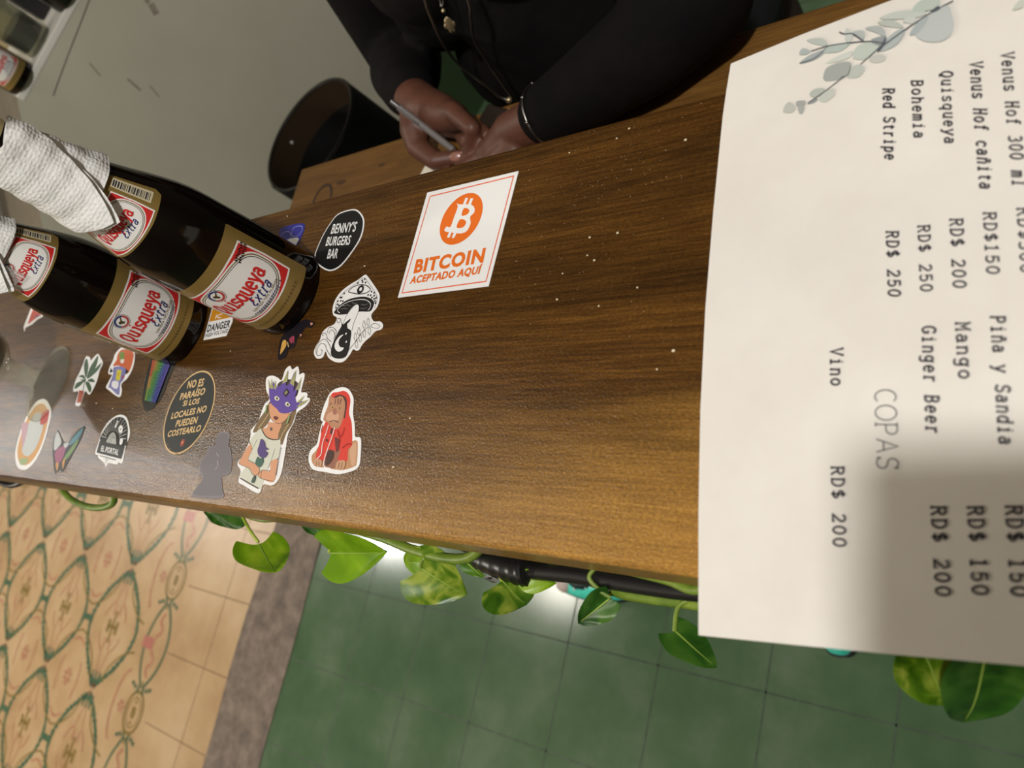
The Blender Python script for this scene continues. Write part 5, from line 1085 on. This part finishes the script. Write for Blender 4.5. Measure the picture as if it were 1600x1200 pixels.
# ---------------------------------------------------------------- trailing plant and cable under the counter edge
def leafmat(name, cols, sc_=60):
    m = mat(name, cols[1], .35, 0, .5); nt, b = nodes(m)
    n = noise(nt, coord(nt, (1, 1, 1)), sc_, 3, .5, 1.2); r = ramp(nt, ((.34, cols[0]), (.5, cols[1]), (.66, cols[2])))
    nt.links.new(n.outputs[0], r.inputs[0]); nt.links.new(r.outputs[0], b.inputs['Base Color'])
    tr = nt.nodes.new('ShaderNodeBsdfTranslucent'); mx = nt.nodes.new('ShaderNodeMixShader'); mx.inputs[0].default_value = .3
    nt.links.new(r.outputs[0], tr.inputs[0]); out = nt.nodes['Material Output']
    nt.links.new(b.outputs[0], mx.inputs[1]); nt.links.new(tr.outputs[0], mx.inputs[2]); nt.links.new(mx.outputs[0], out.inputs[0]); return m
LM = {'lime': leafmat('lime_leaf', ((120, 164, 14), (142, 186, 20), (180, 208, 48)), 26), 'mid': leafmat('mid_leaf', ((60, 104, 20), (92, 138, 28), (176, 190, 70)), 45),
      'dark': leafmat('dark_leaf', ((34, 76, 18), (52, 100, 26), (80, 124, 40)), 40), 'mottled': leafmat('mottled_leaf', ((62, 104, 14), (104, 142, 24), (176, 190, 70)), 50)}
vein_m = mat('leaf_vein', (150, 176, 74), .4); stem_m = noisy('vine_stem', ((.3, (84, 112, 30)), (.7, (132, 152, 52))), nscale=60, rough=.45)
pale_stem = noisy('pale_petiole', ((.3, (140, 160, 40)), (.7, (176, 190, 70))), nscale=60, rough=.45)
vine = thing('trailing_vine', 'green heart-leaved vine trailing along under the near edge of the counter', 'plant', (-.6, 0, .99))
def leaf(B, T, W, kind, N=(.45, -.35, .8), fold=.25, droop=.25, lobe=.16, seed=0, curl=0):
    B, T, N = Vector(B), Vector(T), Vector(N); L = (T-B).length; ax = (T-B).normalized()
    sd = N.cross(ax).normalized(); nn = ax.cross(sd).normalized(); r_ = random.Random(seed); ph = r_.uniform(0, 6)
    def f(off):
        def g(u, v):
            t = 2*u-1; s_ = v; at = abs(t)
            wd = W/2*math.sin(math.pi*min(1, (s_*.93+.07)**.60))**.8*(1-.1*s_)
            al = L*(s_ - lobe*at**1.6*(1-s_)**2.2)
            h = wd*at*math.tan(fold)*(1 if t > 0 or not curl else 1-curl) - droop*L*(s_-.25)**2*(1 if s_ > .25 else -.3) + .02*L*math.sin(9*s_+5*at+ph)*at
            return B + ax*al + sd*(wd*t*math.cos(fold)) + nn*(h+off)
        return g
    b = MB(); b.grid(19, 21, f(0), LM[kind]); b.grid(19, 21, f(-.0004), LM[kind])
    o = b.build('leaf', smooth=60); rel(o, vine)
    b = MB(); g = f(.0003); b.tube([g(.5, k/8) for k in range(8)], lambda t: .0006*(1-.7*t), vein_m, 6); b.build('midrib', o, smooth=60)
    return o
leaf((-.650, -.017, .983), (-.668, -.041, .944), .048, 'lime', (.75, -.45, .5), .1, .25, .24, 1)
leaf((-.549, -.014, .985), (-.503, -.007, .972), .047, 'lime', (.25, -.5, .75), .3, .15, .2, 2)
leaf((-.447, -.013, .985), (-.421, -.026, .962), .05, 'mottled', (.35, -.45, .8), .22, .2, .2, 3)
leaf((-.447, -.008, .981), (-.482, -.012, .973), .026, 'lime', (.3, -.4, .8), .2, .2, .2, 4)
leaf((-.371, -.012, .985), (-.366, -.025, .961), .042, 'mid', (.62, -.4, .68), .5, .2, .2, 5)
leaf((-.352, -.008, .986), (-.336, -.009, .975), .018, 'lime', (.3, -.5, .8), .4, .3, .15, 6)
leaf((-.288, -.011, .984), (-.3175, -.030, .972), .021, 'dark', (.35, -.3, .85), .35, .15, .15, 7)
leaf((-.248, -.022, .976), (-.236, -.037, .945), .023, 'dark', (.55, -.4, .7), .3, .1, .2, 8)
leaf((-.228, .010, .994), (-.252, -.003, .986), .022, 'dark', (.4, -.4, .8), .1, .1, .1, 9)
leaf((-.094, -.010, .988), (-.1065, -.043, .950), .039, 'dark', (.55, -.4, .73), .3, .3, .2, 10)
leaf((-.1195, -.010, .984), (-.1135, -.033, .957), .036, 'mottled', (.66, -.27, .70), .15, .2, .2, 11)
leaf((-.68, .006, .990), (-.762, .001, .982), .03, 'dark', (.3, -.4, .85), .2, .1, .15, 12)
leaf((-.55, .010, .989), (-.608, .002, .978), .026, 'dark', (.3, -.4, .85), .2, .1, .15, 13)
leaf((-.405, -.004, .986), (-.396, -.012, .975), .013, 'mid', (.3, -.4, .85), .2, .1, .15, 14)
def stem(pts, r, m=stem_m, nm='stem'):
    b = MB(); b.tube(pts, r, m, 10); return rel(b.build(nm, smooth=60), vine)
stem([(-.70, .012, 1.008), (-.684, .006, .99), (-.645, .003, .99), (-.618, .006, .99), (-.566, .010, .99), (-.53, .012, 1.006)], .0025)
stem([(-.60, .014, 1.007), (-.567, .01, .99), (-.498, .004, .988), (-.457, -.002, .986), (-.418, -.004, .988), (-.392, .0, .994), (-.37, .012, 1.008)], .0036)
stem([(-.34, .018, 1.008), (-.327, .010, .994), (-.288, .006, .992), (-.25, .003, .992), (-.228, .0, .994), (-.2, .012, 1.007)], .0028)
stem([(-.34, .012, 1.0), (-.325, .002, .98), (-.29, -.006, .978), (-.273, -.007, .978), (-.238, -.006, .978), (-.163, -.005, .98), (-.106, -.005, .984), (-.06, .01, 1.006)], .0038)
stem([(-1.10, .022, 1.008), (-1.092, .013, .99), (-1.054, -.005, .982), (-.989, -.011, .982), (-.938, -.004, .985), (-.924, .010, .995), (-.915, .018, 1.008)], .0038, stem_m)
for P, m in (([(-.676, .003, .99), (-.66, -.007, .99), (-.650, -.016, .984)], pale_stem), ([(-.296, .006, .99), (-.300, -.002, .992), (-.294, -.008, .988), (-.288, -.011, .984)], stem_m), ([(-.236, -.003, .98), (-.245, -.009, .982), (-.248, -.022, .977)], stem_m),
             ([(-.535, .008, .989), (-.545, -.004, .989), (-.55, -.014, .986)], pale_stem), ([(-.44, -.003, .986), (-.444, -.008, .988), (-.447, -.013, .985)], stem_m), ([(-.374, .002, .99), (-.373, -.006, .99), (-.371, -.012, .985)], pale_stem), ([(-.355, .003, .99), (-.353, -.004, .989), (-.352, -.008, .986)], pale_stem),
             ([(-.10, -.004, .984), (-.098, -.005, .988), (-.096, -.009, .986)], stem_m), ([(-.122, -.004, .983), (-.120, -.006, .987), (-.1185, -.011, .984)], stem_m)):
    stem(P, .0014, m, 'petiole')
cab = thing('power_cable', 'thick black cable with a taped joint running under the counter edge', 'cable', (-.3, 0, .985))
rub = mat('black_rubber', (22, 20, 19), .4)
b = MB(); b.tube([(-.5, .03, 1.004), (-.469, .016, .992), (-.427, .008, .986), (-.401, .003, .985)], .0028, noisy('grey_flex', ((.35, (30, 27, 24)), (.6, (120, 112, 98))), nscale=120, rough=.6), 10)
rel(b.build('thin_lead', smooth=60), cab)
b = MB(); b.tube([(-.352, -.003, .985), (-.315, -.001, .985), (-.27, -.001, .985), (-.233, -.0, .986), (-.177, .004, .992), (-.1, .014, 1.0), (.1, .02, 1.004)], .0058, rub, 12); rel(b.build('cord', smooth=60), cab)
b = MB(); b.tube([(-.404, .004, .985), (-.397, .002, .985), (-.39, .0005, .985), (-.372, -.0015, .985), (-.356, -.003, .985), (-.349, -.003, .985)], lambda t: .004 + .0065*math.sin(min(1, t*1.35)*math.pi*.5)**.7 - (.004 if t > .94 else 0) + .0005*math.sin(t*60), mat('black_tape', (20, 19, 18), .35), 14); rel(b.build('joint', smooth=60), cab)
b = MB()
for x0, x1, z0, z1 in ((-.392, -.352, -.0078, -.0045), (-.389, -.379, -.0055, -.0015)):
    b.grid(12, 4, lambda u, v: (x0+(x1-x0)*u, -.001 - .0001 + (-.003)*u*.6 - math.sqrt(max(0, .0117**2 - (z0+(z1-z0)*v)**2)), .985 + z0+(z1-z0)*v), noisy('worn_white_tape', ((.42, (60, 58, 54)), (.52, (206, 202, 192))), nscale=260, rough=.6))
tag(rel(b.build('tape_strip', smooth=60), cab), 'worn white tape')
b = MB(); b.tube([(-1.40, .02, 1.005), (-1.361, .009, .99), (-1.279, .001, .985), (-1.231, .0, .985), (-1.192, .009, .988), (-1.166, .023, 1.004)], .0045, rub, 12)
o = b.build('cable_loop', smooth=60); tag(o, 'black loop of cable hanging under the far left end of the counter edge', 'cable')

# ---------------------------------------------------------------- turquoise shoes on the floor under the counter
def shoe(loc, rz, L, label):
    t = thing('shoe', label, 'shoe', loc, rz, 'turquoise shoes under the counter')
    tq = noisy('turquoise_mesh', ((.35, (60, 214, 186)), (.65, (96, 238, 214))), nscale=120, rough=.45); sole = mat('black_sole', (26, 28, 30), .6)
    def w_(s): return .030 + .010*math.sin(math.pi*min(1, s*1.05)) + .004*math.sin(3*s)
    def loft(z0, z1f, gx, m, nm, capt=True):
        b = MB(); n = 22; vs = []
        def g(u, v):
            a = 2*math.pi*u; s_ = (1-math.cos(a))/2; x = L*(s_-.5)*gx(v); ww = w_(s_)*abs(math.sin(a))**.55*math.copysign(1, math.sin(a))*gx(v)
            return (x, ww, z0 + (z1f(s_)-z0)*v)
        b.grid(48, 9, g, m, True); b.poly([g(u/48, 1)[:2] for u in range(48)], m, lambda x, y, z_: (x, y, z1f(x/L/gx(1)+.5)))
        return b.build(nm, t, smooth=50)
    loft(0, lambda s: .02 + .004*(1-s), lambda v: 1 - .03*(1-v), sole, 'sole')
    loft(.02, lambda s: .045 + .03*(1-s)**1.4, lambda v: .97 - .38*v*v, tq, 'upper')
    b = MB(); b.ball((L*.40, 0, .034), .022, noisy('toe_patch', ((.4, (196, 176, 166)), (.6, (214, 196, 186))), nscale=40, rough=.5), 14, (.9, 1.1, .7)); b.build('toe_cap', t, smooth=60)
    b = MB(); b.ball((L*.16, 0, .05), .024, mat('dark_teal_panel', (18, 44, 42), .5), 14, (1.5, 1.0, .5)); b.build('tongue', t, smooth=60)
    for k in range(4): b = MB(); b.tube([(L*(.05+.07*k), -.022, .055-.004*k), (L*(.06+.07*k), 0, .066-.004*k), (L*(.05+.07*k), .022, .055-.004*k)], .0022, mat('white_lace', (220, 226, 222), .6), 8); b.build('lace', t, smooth=60)
    return t
shoe((-.955, .088, 0), math.radians(190), .225, 'turquoise and black shoe on the green floor, seen behind the black cable')
shoe((-.512, .125, 0), math.radians(92), .20, 'turquoise shoe peeping out below the menu edge')

# ---------------------------------------------------------------- crumbs on the counter
b = MB(); cm = mat('crumb', (232, 214, 176), .7)
CR_ = [(-.29, .261), (-.298, .256), (-.248, .243), (-.334, .254), (-.283, .189), (-.303, .189), (-.302, .177), (-.296, .173), (-.318, .167), (-.318, .15), (-.286, .143), (-.262, .152), (-.421, .075), (-.425, .042), (-.672, .134), (-.649, .261), (-.516, .196), (-.232, .113), (-.903, .088), (-.861, .082), (-.628, .219), (-.24, .103)]
for x, y in CR_: b.ball((x, y, ZT+.0004), rnd.uniform(.0005, .0009), cm, 6, (1.3, 1, .6))
for k in range(300):
    cx, cy, sp = rnd.choice(((-.36, .19, .05), (-.30, .215, .03), (-.33, .16, .05), (-.30, .24, .04), (-.65, .125, .02), (-.45, .12, .08), (-.53, .20, .03)))
    x, y = rnd.gauss(cx, sp), min(.266, max(.004, rnd.gauss(cy, sp*.6)))
    if x > -.235: continue
    b.ball((x, y, ZT+.0001), rnd.uniform(.0001, .00022), cm, 4, (1.4, 1, .6))
tag(b.build('crumbs'), 'pale crumbs and dust scattered over the dark counter top', 'crumbs', kind='stuff')

# ---------------------------------------------------------------- person
def blob(name, chains, m, vox, parent=None, it=4, fac=.5):
    b = MB()
    for ch in chains:
        for i, (x, y, z_, r) in enumerate(ch):
            b.ball((x, y, z_), r, m, 20)
            if i:
                a = Vector(ch[i-1][:3]); c = Vector((x, y, z_)); d = c-a
                if d.length < 1e-4: continue
                bmx = bmesh.new(); bmesh.ops.create_cone(bmx, cap_ends=True, segments=20, radius1=ch[i-1][3], radius2=r, depth=d.length)
                b.bm(bmx, m, Matrix.Translation((a+c)/2) @ d.to_track_quat('Z', 'Y').to_matrix().to_4x4())
    o = b.build(name)
    r_ = o.modifiers.new('r', 'REMESH'); r_.mode = 'VOXEL'; r_.voxel_size = vox
    s_ = o.modifiers.new('s', 'SMOOTH'); s_.iterations = it; s_.factor = fac
    bpy.context.view_layer.update()
    me = bpy.data.meshes.new_from_object(o.evaluated_get(bpy.context.evaluated_depsgraph_get()))
    old = o.data; o.modifiers.clear(); o.data = me; bpy.data.meshes.remove(old); me.name = name
    me.polygons.foreach_set('use_smooth', [True]*len(me.polygons))
    if parent: o.parent = parent
    return o
skin = noisy('brown_skin', ((.3, (90, 55, 40)), (.7, (106, 66, 49))), nscale=60, rough=.5, bstr=.12, bscale=500)
RE_, RW = (-.975, .74, .76), (-.815, .571, .84)
LE_, LW = (-.392, .545, .868), (-.603, .481, .834)
RS, LS = (-.875, .79, 1.05), (-.53, .74, 1.06)
body_ch = [
 [(-.70, .88, .58, .13), (-.70, .85, .72, .12), (-.70, .80, .88, .12), (-.70, .77, 1.0, .11), (-.70, .755, 1.09, .06), (-.705, .725, 1.15, .052), (-.71, .705, 1.2, .055)],
 [(-.60, .88, .58, .105), (-.615, .85, .74, .085), (-.60, .79, .94, .1), (-.56, .755, 1.045, .06)], [(-.80, .88, .58, .105), (-.785, .85, .74, .085), (-.80, .80, .94, .1), (-.84, .785, 1.045, .06)],
 [(-.765, .755, .71, .105), (-.68, .75, .72, .115), (-.70, .76, .85, .11)], [(-.81, .735, .845, .066), (-.75, .74, .86, .08)], [(-.63, .70, .93, .07), (-.64, .75, .96, .08)], [(-.77, .71, .92, .07), (-.76, .76, .96, .08)],
 [(-.71, .715, 1.27, .088), (-.712, .69, 1.245, .082), (-.714, .668, 1.205, .055), (-.715, .65, 1.175, .032)], [(-.714, .612, 1.235, .012), (-.713, .622, 1.262, .009)], [(-.715, .625, 1.196, .02)],
 [(-.79, .71, 1.25, .014), (-.793, .712, 1.235, .011)], [(-.63, .705, 1.25, .014), (-.627, .707, 1.235, .011)],
 [(*RS, .055), (-.93, .765, .9, .048), (*RE_, .04), (-.90, .66, .80, .037), (*RW, .026)],
 [(*LS, .055), (-.45, .645, .955, .048), (*LE_, .040), (-.445, .514, .857, .035), (-.52, .494, .846, .031), (*LW, .0255)],
 # writing hand
 [(*RW, .026), (-.785, .548, .841, .027), (-.752, .532, .838, .024), (-.728, .522, .838, .018)], [(-.785, .545, .832, .024), (-.745, .528, .825, .02)],
 [(-.752, .532, .842, .018), (-.722, .522, .846, .0125), (-.684, .492, .842, .0098), (-.697, .482, .824, .0088), (-.724, .486, .8105, .0078)],
 [(-.745, .53, .832, .018), (-.715, .516, .834, .012), (-.684, .497, .826, .0098), (-.700, .492, .813, .009), (-.724, .497, .8085, .0078)],
 [(-.745, .53, .824, .016), (-.718, .518, .822, .0115), (-.694, .506, .815, .0095), (-.715, .502, .810, .0085), (-.735, .508, .809, .008)],
 [(-.752, .533, .818, .014), (-.728, .524, .814, .0105), (-.708, .515, .8095, .0085), (-.726, .512, .8085, .0078), (-.745, .517, .808, .007)],
 [(-.805, .552, .838, .022), (-.797, .520, .838, .0185), (-.789, .498, .832, .0145), (-.760, .477, .823, .0115), (-.734, .483, .8125, .0088)],
 # resting hand, fingers towards the pad
 [(*LW, .0255), (-.63, .482, .829, .024), (-.655, .474, .821, .02), (-.675, .472, .818, .015)], [(-.63, .462, .826, .017), (-.665, .453, .818, .013)], [(-.63, .494, .824, .016), (-.668, .490, .816, .0125)],
 [(-.667, .456, .818, .011), (-.70, .448, .816, .009), (-.726, .445, .811, .008), (-.742, .445, .8085, .0072)], [(-.672, .470, .818, .011), (-.708, .462, .816, .0092), (-.736, .460, .811, .0082), (-.754, .459, .8085, .0075)],
 [(-.67, .484, .816, .0108), (-.702, .478, .814, .009), (-.726, .474, .809, .0076)], [(-.665, .494, .814, .0095), (-.692, .490, .812, .0078), (-.712, .485, .808, .007)],
 [(-.622, .458, .826, .014), (-.645, .441, .82, .0115), (-.67, .434, .813, .0095), (-.69, .434, .8095, .008)],
 # seated legs
 [(-.80, .86, .56, .1), (-.81, .62, .56, .08), (-.82, .46, .56, .06), (-.82, .44, .32, .052), (-.82, .45, .09, .036), (-.82, .40, .04, .036), (-.82, .33, .03, .028)], [(-.60, .86, .56, .1), (-.60, .62, .56, .08), (-.60, .46, .56, .06), (-.60, .44, .32, .052), (-.60, .45, .09, .036), (-.60, .40, .04, .036), (-.60, .33, .03, .028)]]
person = blob('person', body_ch, skin, .0028, None, 3)
tag(person, 'person in a sheer black top leaning over the desk, writing with a pen', 'person')
fab = noisy('sheer_black_fabric', ((.35, (14, 13, 14)), (.7, (24, 20, 19))), (1, 1, 1), 12, .9, bstr=.4, bscale=40, spec=.12, bd=.004)
top_ch = [[(x, y, z_, r+.012) for x, y, z_, r in c] for c in (body_ch[0][:4], body_ch[1], body_ch[2], body_ch[3], body_ch[4], body_ch[5], body_ch[6])]
top_ch += [[(-.70, .86, .60, .15), (-.70, .85, .68, .14)], [(-.70, .78, 1.03, .1), (-.70, .76, 1.075, .07)]]
top_ch += [[(*RS, .064), (-.93, .765, .9, .06), (*RE_, .054), (-.90, .66, .805, .05), (-.838, .595, .838, .036), (-.83, .587, .839, .035)], [(*LS, .064), (-.45, .645, .955, .06), (-.392, .545, .868, .054), (-.445, .514, .858, .047), (-.52, .494, .847, .040), (-.573, .485, .8385, .034)]]
blob('top', top_ch, fab, .005, person, 5)
blob('trousers', [[(x, y, z_, r+.01) for x, y, z_, r in c[:5]] for c in body_ch[-2:]] + [[(-.70, .89, .56, .125), (-.70, .87, .62, .13)]], noisy('dark_denim', ((.3, (16, 17, 20)), (.7, (24, 25, 29))), nscale=90, rough=.8), .006, person)
blob('hair', [[(-.71, .725, 1.3, .092), (-.71, .77, 1.26, .085), (-.71, .80, 1.17, .06), (-.71, .81, 1.08, .045)], [(-.79, .735, 1.27, .03), (-.795, .75, 1.17, .028)], [(-.63, .73, 1.27, .03), (-.625, .745, 1.17, .028)]], noisy('black_hair', ((.3, (12, 10, 9)), (.7, (28, 22, 18))), (8, 8, 1), 20, .5), .006, person)
for x in (-.742, -.686):
    b = MB(); b.ball((x, .6385, 1.248), .011, mat('eye_white', (210, 204, 196), .3), 14, (1.2, .6, .7)); b.ball((x, .632, 1.248), .0055, mat('iris', (30, 18, 12), .2), 10, (1, .5, 1)); b.build('eye', person, smooth=60)
b = MB(); b.ball((-.715, .612, 1.196), .012, mat('lips', (110, 58, 52), .4), 12, (1.5, .5, .5)); b.build('lips', person, smooth=60)
nail = mat('fingernail', (152, 106, 90), .25)
def fnail(c, d, n_, w_):
    d = Vector(d).normalized(); n_ = Vector(n_); n_ = (n_-d*n_.dot(d)).normalized(); s_ = d.cross(n_)
    M = Matrix((s_, d, n_)).transposed(); b = MB(); b.ball(c, w_, nail, 12, (1, 1.5, .3), M); b.build('fingernail', person, smooth=60)
fnail((-.7208, .4797, .8168), (-.027, .004, -.012), (.35, -.7, .65), .0052)
fnail((-.7285, .4785, .8193), (.026, .006, -.011), (.5, -.45, .73), .0058)
fnail((-.748, .4585, .8165), (-1, 0, -.2), (.1, 0, 1), .005); fnail((-.737, .444, .8165), (-1, 0, -.2), (.1, 0, 1), .0048)
# pen, note, phone-size pad on the desk
pen = thing('pen', 'slim grey pen held in the writing hand', 'pen', (-.737, .490, .801))
P0, P1 = Vector((0, 0, .0)), Vector((-.050, .036, .082)); pd = (P1-P0).normalized()
b = MB(); b.tube([P0+pd*.016, P0+pd*.06, P1-pd*.006], .0042, mat('grey_pen_plastic', (128, 120, 116), .25), 14, False); b.build('barrel', pen, smooth=40)
b = MB(); b.tube([P0+pd*.0005, P0+pd*.016], lambda t: .0008+.0034*t, mat('pen_tip_metal', (180, 176, 170), .25, 1), 14, False); b.build('tip', pen, smooth=40)
b = MB(); b.tube([P1-pd*.008, P1+pd*.006], .003, mat('pen_button', (170, 168, 166), .2, .8), 12, False); b.build('button', pen, smooth=40)
b = MB(); up = Vector((.2, -.5, .8)); up = (up-pd*up.dot(pd)).normalized(); b.tube([P1-pd*.004+up*.0045, P1-pd*.008+up*.0062, P1-pd*.036+up*.0055], .0014, mat('pen_button', (170, 168, 166), .2, .8), 8, False); b.build('clip', pen, smooth=40)
b = MB(); sheet(b, [(-.064, -.045), (.056, -.05), (.06, .03), (-.03, .032)], mat('note_paper', (232, 222, 200), .7), lambda x, y, z_: (x, y, z_), .0004)
o = b.build('note_slip', loc=(-.772, .473, .8)); tag(o, 'cream paper slip on the desk under the writing hand', 'paper')
t = thing('dark_pad', 'small dark pad with a pale corner lying on the desk beside the writing hand', 'pad', (-.695, .525, .8), math.radians(-25))
b = MB(); b.box((-.028, -.05, 0), (.028, .022, .007), mat('dark_pad_cover', (44, 34, 26), .5), .002); b.build('cover', t)
b = MB(); b.box((.018, .012, .0068), (.026, .022, .0092), mat('pale_clasp', (176, 168, 152), .4), .001); b.build('clasp', t)
# necklaces and bangle rest on the person
ch_m = mat('silver_chain', (150, 144, 138), .3, 1); gold_m = mat('pale_gold', (206, 186, 142), .3, .8)
t = thing('long_necklace', 'long thin silver chain hanging in a loop down to the desk edge', 'necklace', (-.72, .60, .76))
b = MB()
LP = [(-.655, .68, 1.09), (-.69, .625, .985), (-.704, .605, .941), (-.717, .605, .920), (-.739, .605, .876), (-.749, .605, .837), (-.744, .605, .786), (-.739, .602, .763), (-.727, .602, .755), (-.722, .603, .774), (-.709, .604, .826), (-.700, .605, .859), (-.678, .605, .890), (-.660, .606, .915), (-.65, .63, .975), (-.645, .69, 1.085)]
b.tube([Vector(p)-t.location for p in LP], .0017, ch_m, 8); b.build('chain', t, smooth=60)
b = MB(); b.ball(Vector((-.730, .600, .757))-t.location, .0042, gold_m, 10); b.build('clasp', t, smooth=60)
t = thing('pendant_necklace', 'short chain with a pale gold hand-shaped pendant', 'necklace', (-.725, .62, .88))
pa_ = Vector((-.714, .622, .908)); pb_ = Vector((-.7285, .616, .868))
b = MB(); b.tube([Vector(p)-t.location for p in ((-.74, .66, 1.06), (-.712, .632, .935), pa_, (-.695, .63, .935), (-.66, .665, 1.05))], .0011, ch_m, 8); b.build('chain', t, smooth=60)
b = MB(); d = (pb_-pa_).normalized(); sd = d.cross(Vector((.5, -.6, .6))).normalized(); nr = sd.cross(d)
M = Matrix((sd, nr, d)).transposed()
b.ball(pa_+d*.006-t.location, .0026, gold_m, 10); b.build('bail', t, smooth=60)
b = MB(); c0 = pa_+d*.026-t.location
b.ball(c0, .0056, gold_m, 20, (.95, .4, 1.9), M)
for k in (-1, 1): b.ball(c0 + sd*.0052*k + d*.001, .0022, gold_m, 10, (.8, .8, 1.7), M)
for k in (-.5, .5): b.ball(c0 + sd*.004*k + d*.008, .0022, gold_m, 10, (.8, .8, 1.8), M)
for k in range(5): b.ball(c0 - nr*.0028 + sd*rnd.uniform(-.003, .003) + d*rnd.uniform(-.006, .008), .0013, mat('stone_chip', (226, 220, 206), .1), 8)
b.build('hand_charm', t, smooth=60)
b = MB(); cw = Vector((-.5765, .4845, .837)); ax = Vector((-.231, -.031, -.03)).normalized(); u_ = ax.orthogonal().normalized(); v_ = ax.cross(u_)
b.tube([cw + (u_*math.cos(a*.2618) + v_*math.sin(a*.2618))*.0355 for a in range(24)], .0014, ch_m, 8, True, True)
for a in range(0, 24, 3): b.ball(cw + (u_*math.cos(a*.2618) + v_*math.sin(a*.2618))*.036, .0022, ch_m, 8)
o = b.build('bracelet', smooth=60); tag(o, 'thin silver bracelet at the black sleeve cuff', 'bracelet')
# stool under the person
t = thing('stool', 'dark stool under the seated person', 'stool', (-.70, .9, 0))
b = MB(); b.lathe([(.0, .375), (.165, .375), (.175, .383), (.175, .4), (.165, .41), (.0, .41)], mat('dark_stool_seat', (40, 30, 24), .5), 40, None, False); b.build('seat', t, smooth=40)
for k in range(4):
    a = .785+1.571*k; b = MB(); b.tube([(.12*math.cos(a), .12*math.sin(a), .38), (.17*math.cos(a), .17*math.sin(a), .0)], .014, mat('dark_stool_leg', (52, 54, 56), .4), 12, False); b.build('leg', t, smooth=60)

# the phone the picture was taken with: it throws the shadow on the menu
t = thing('smartphone', 'dark phone held above the menu, its shadow lying across the page', 'phone')
ph = MB(); ph.box((-.026, -.066, .004), (.136, .0145, .012), mat('phone_case', (30, 30, 32), .5), .003); ph.build('case', t)
ph = MB(); ph.box((-.0225, -.062, .0119), (.132, .011, .0126), mat('phone_screen', (20, 22, 26), .1), .0003); ph.build('screen', t)
t.matrix_world = cam.matrix_world.copy()
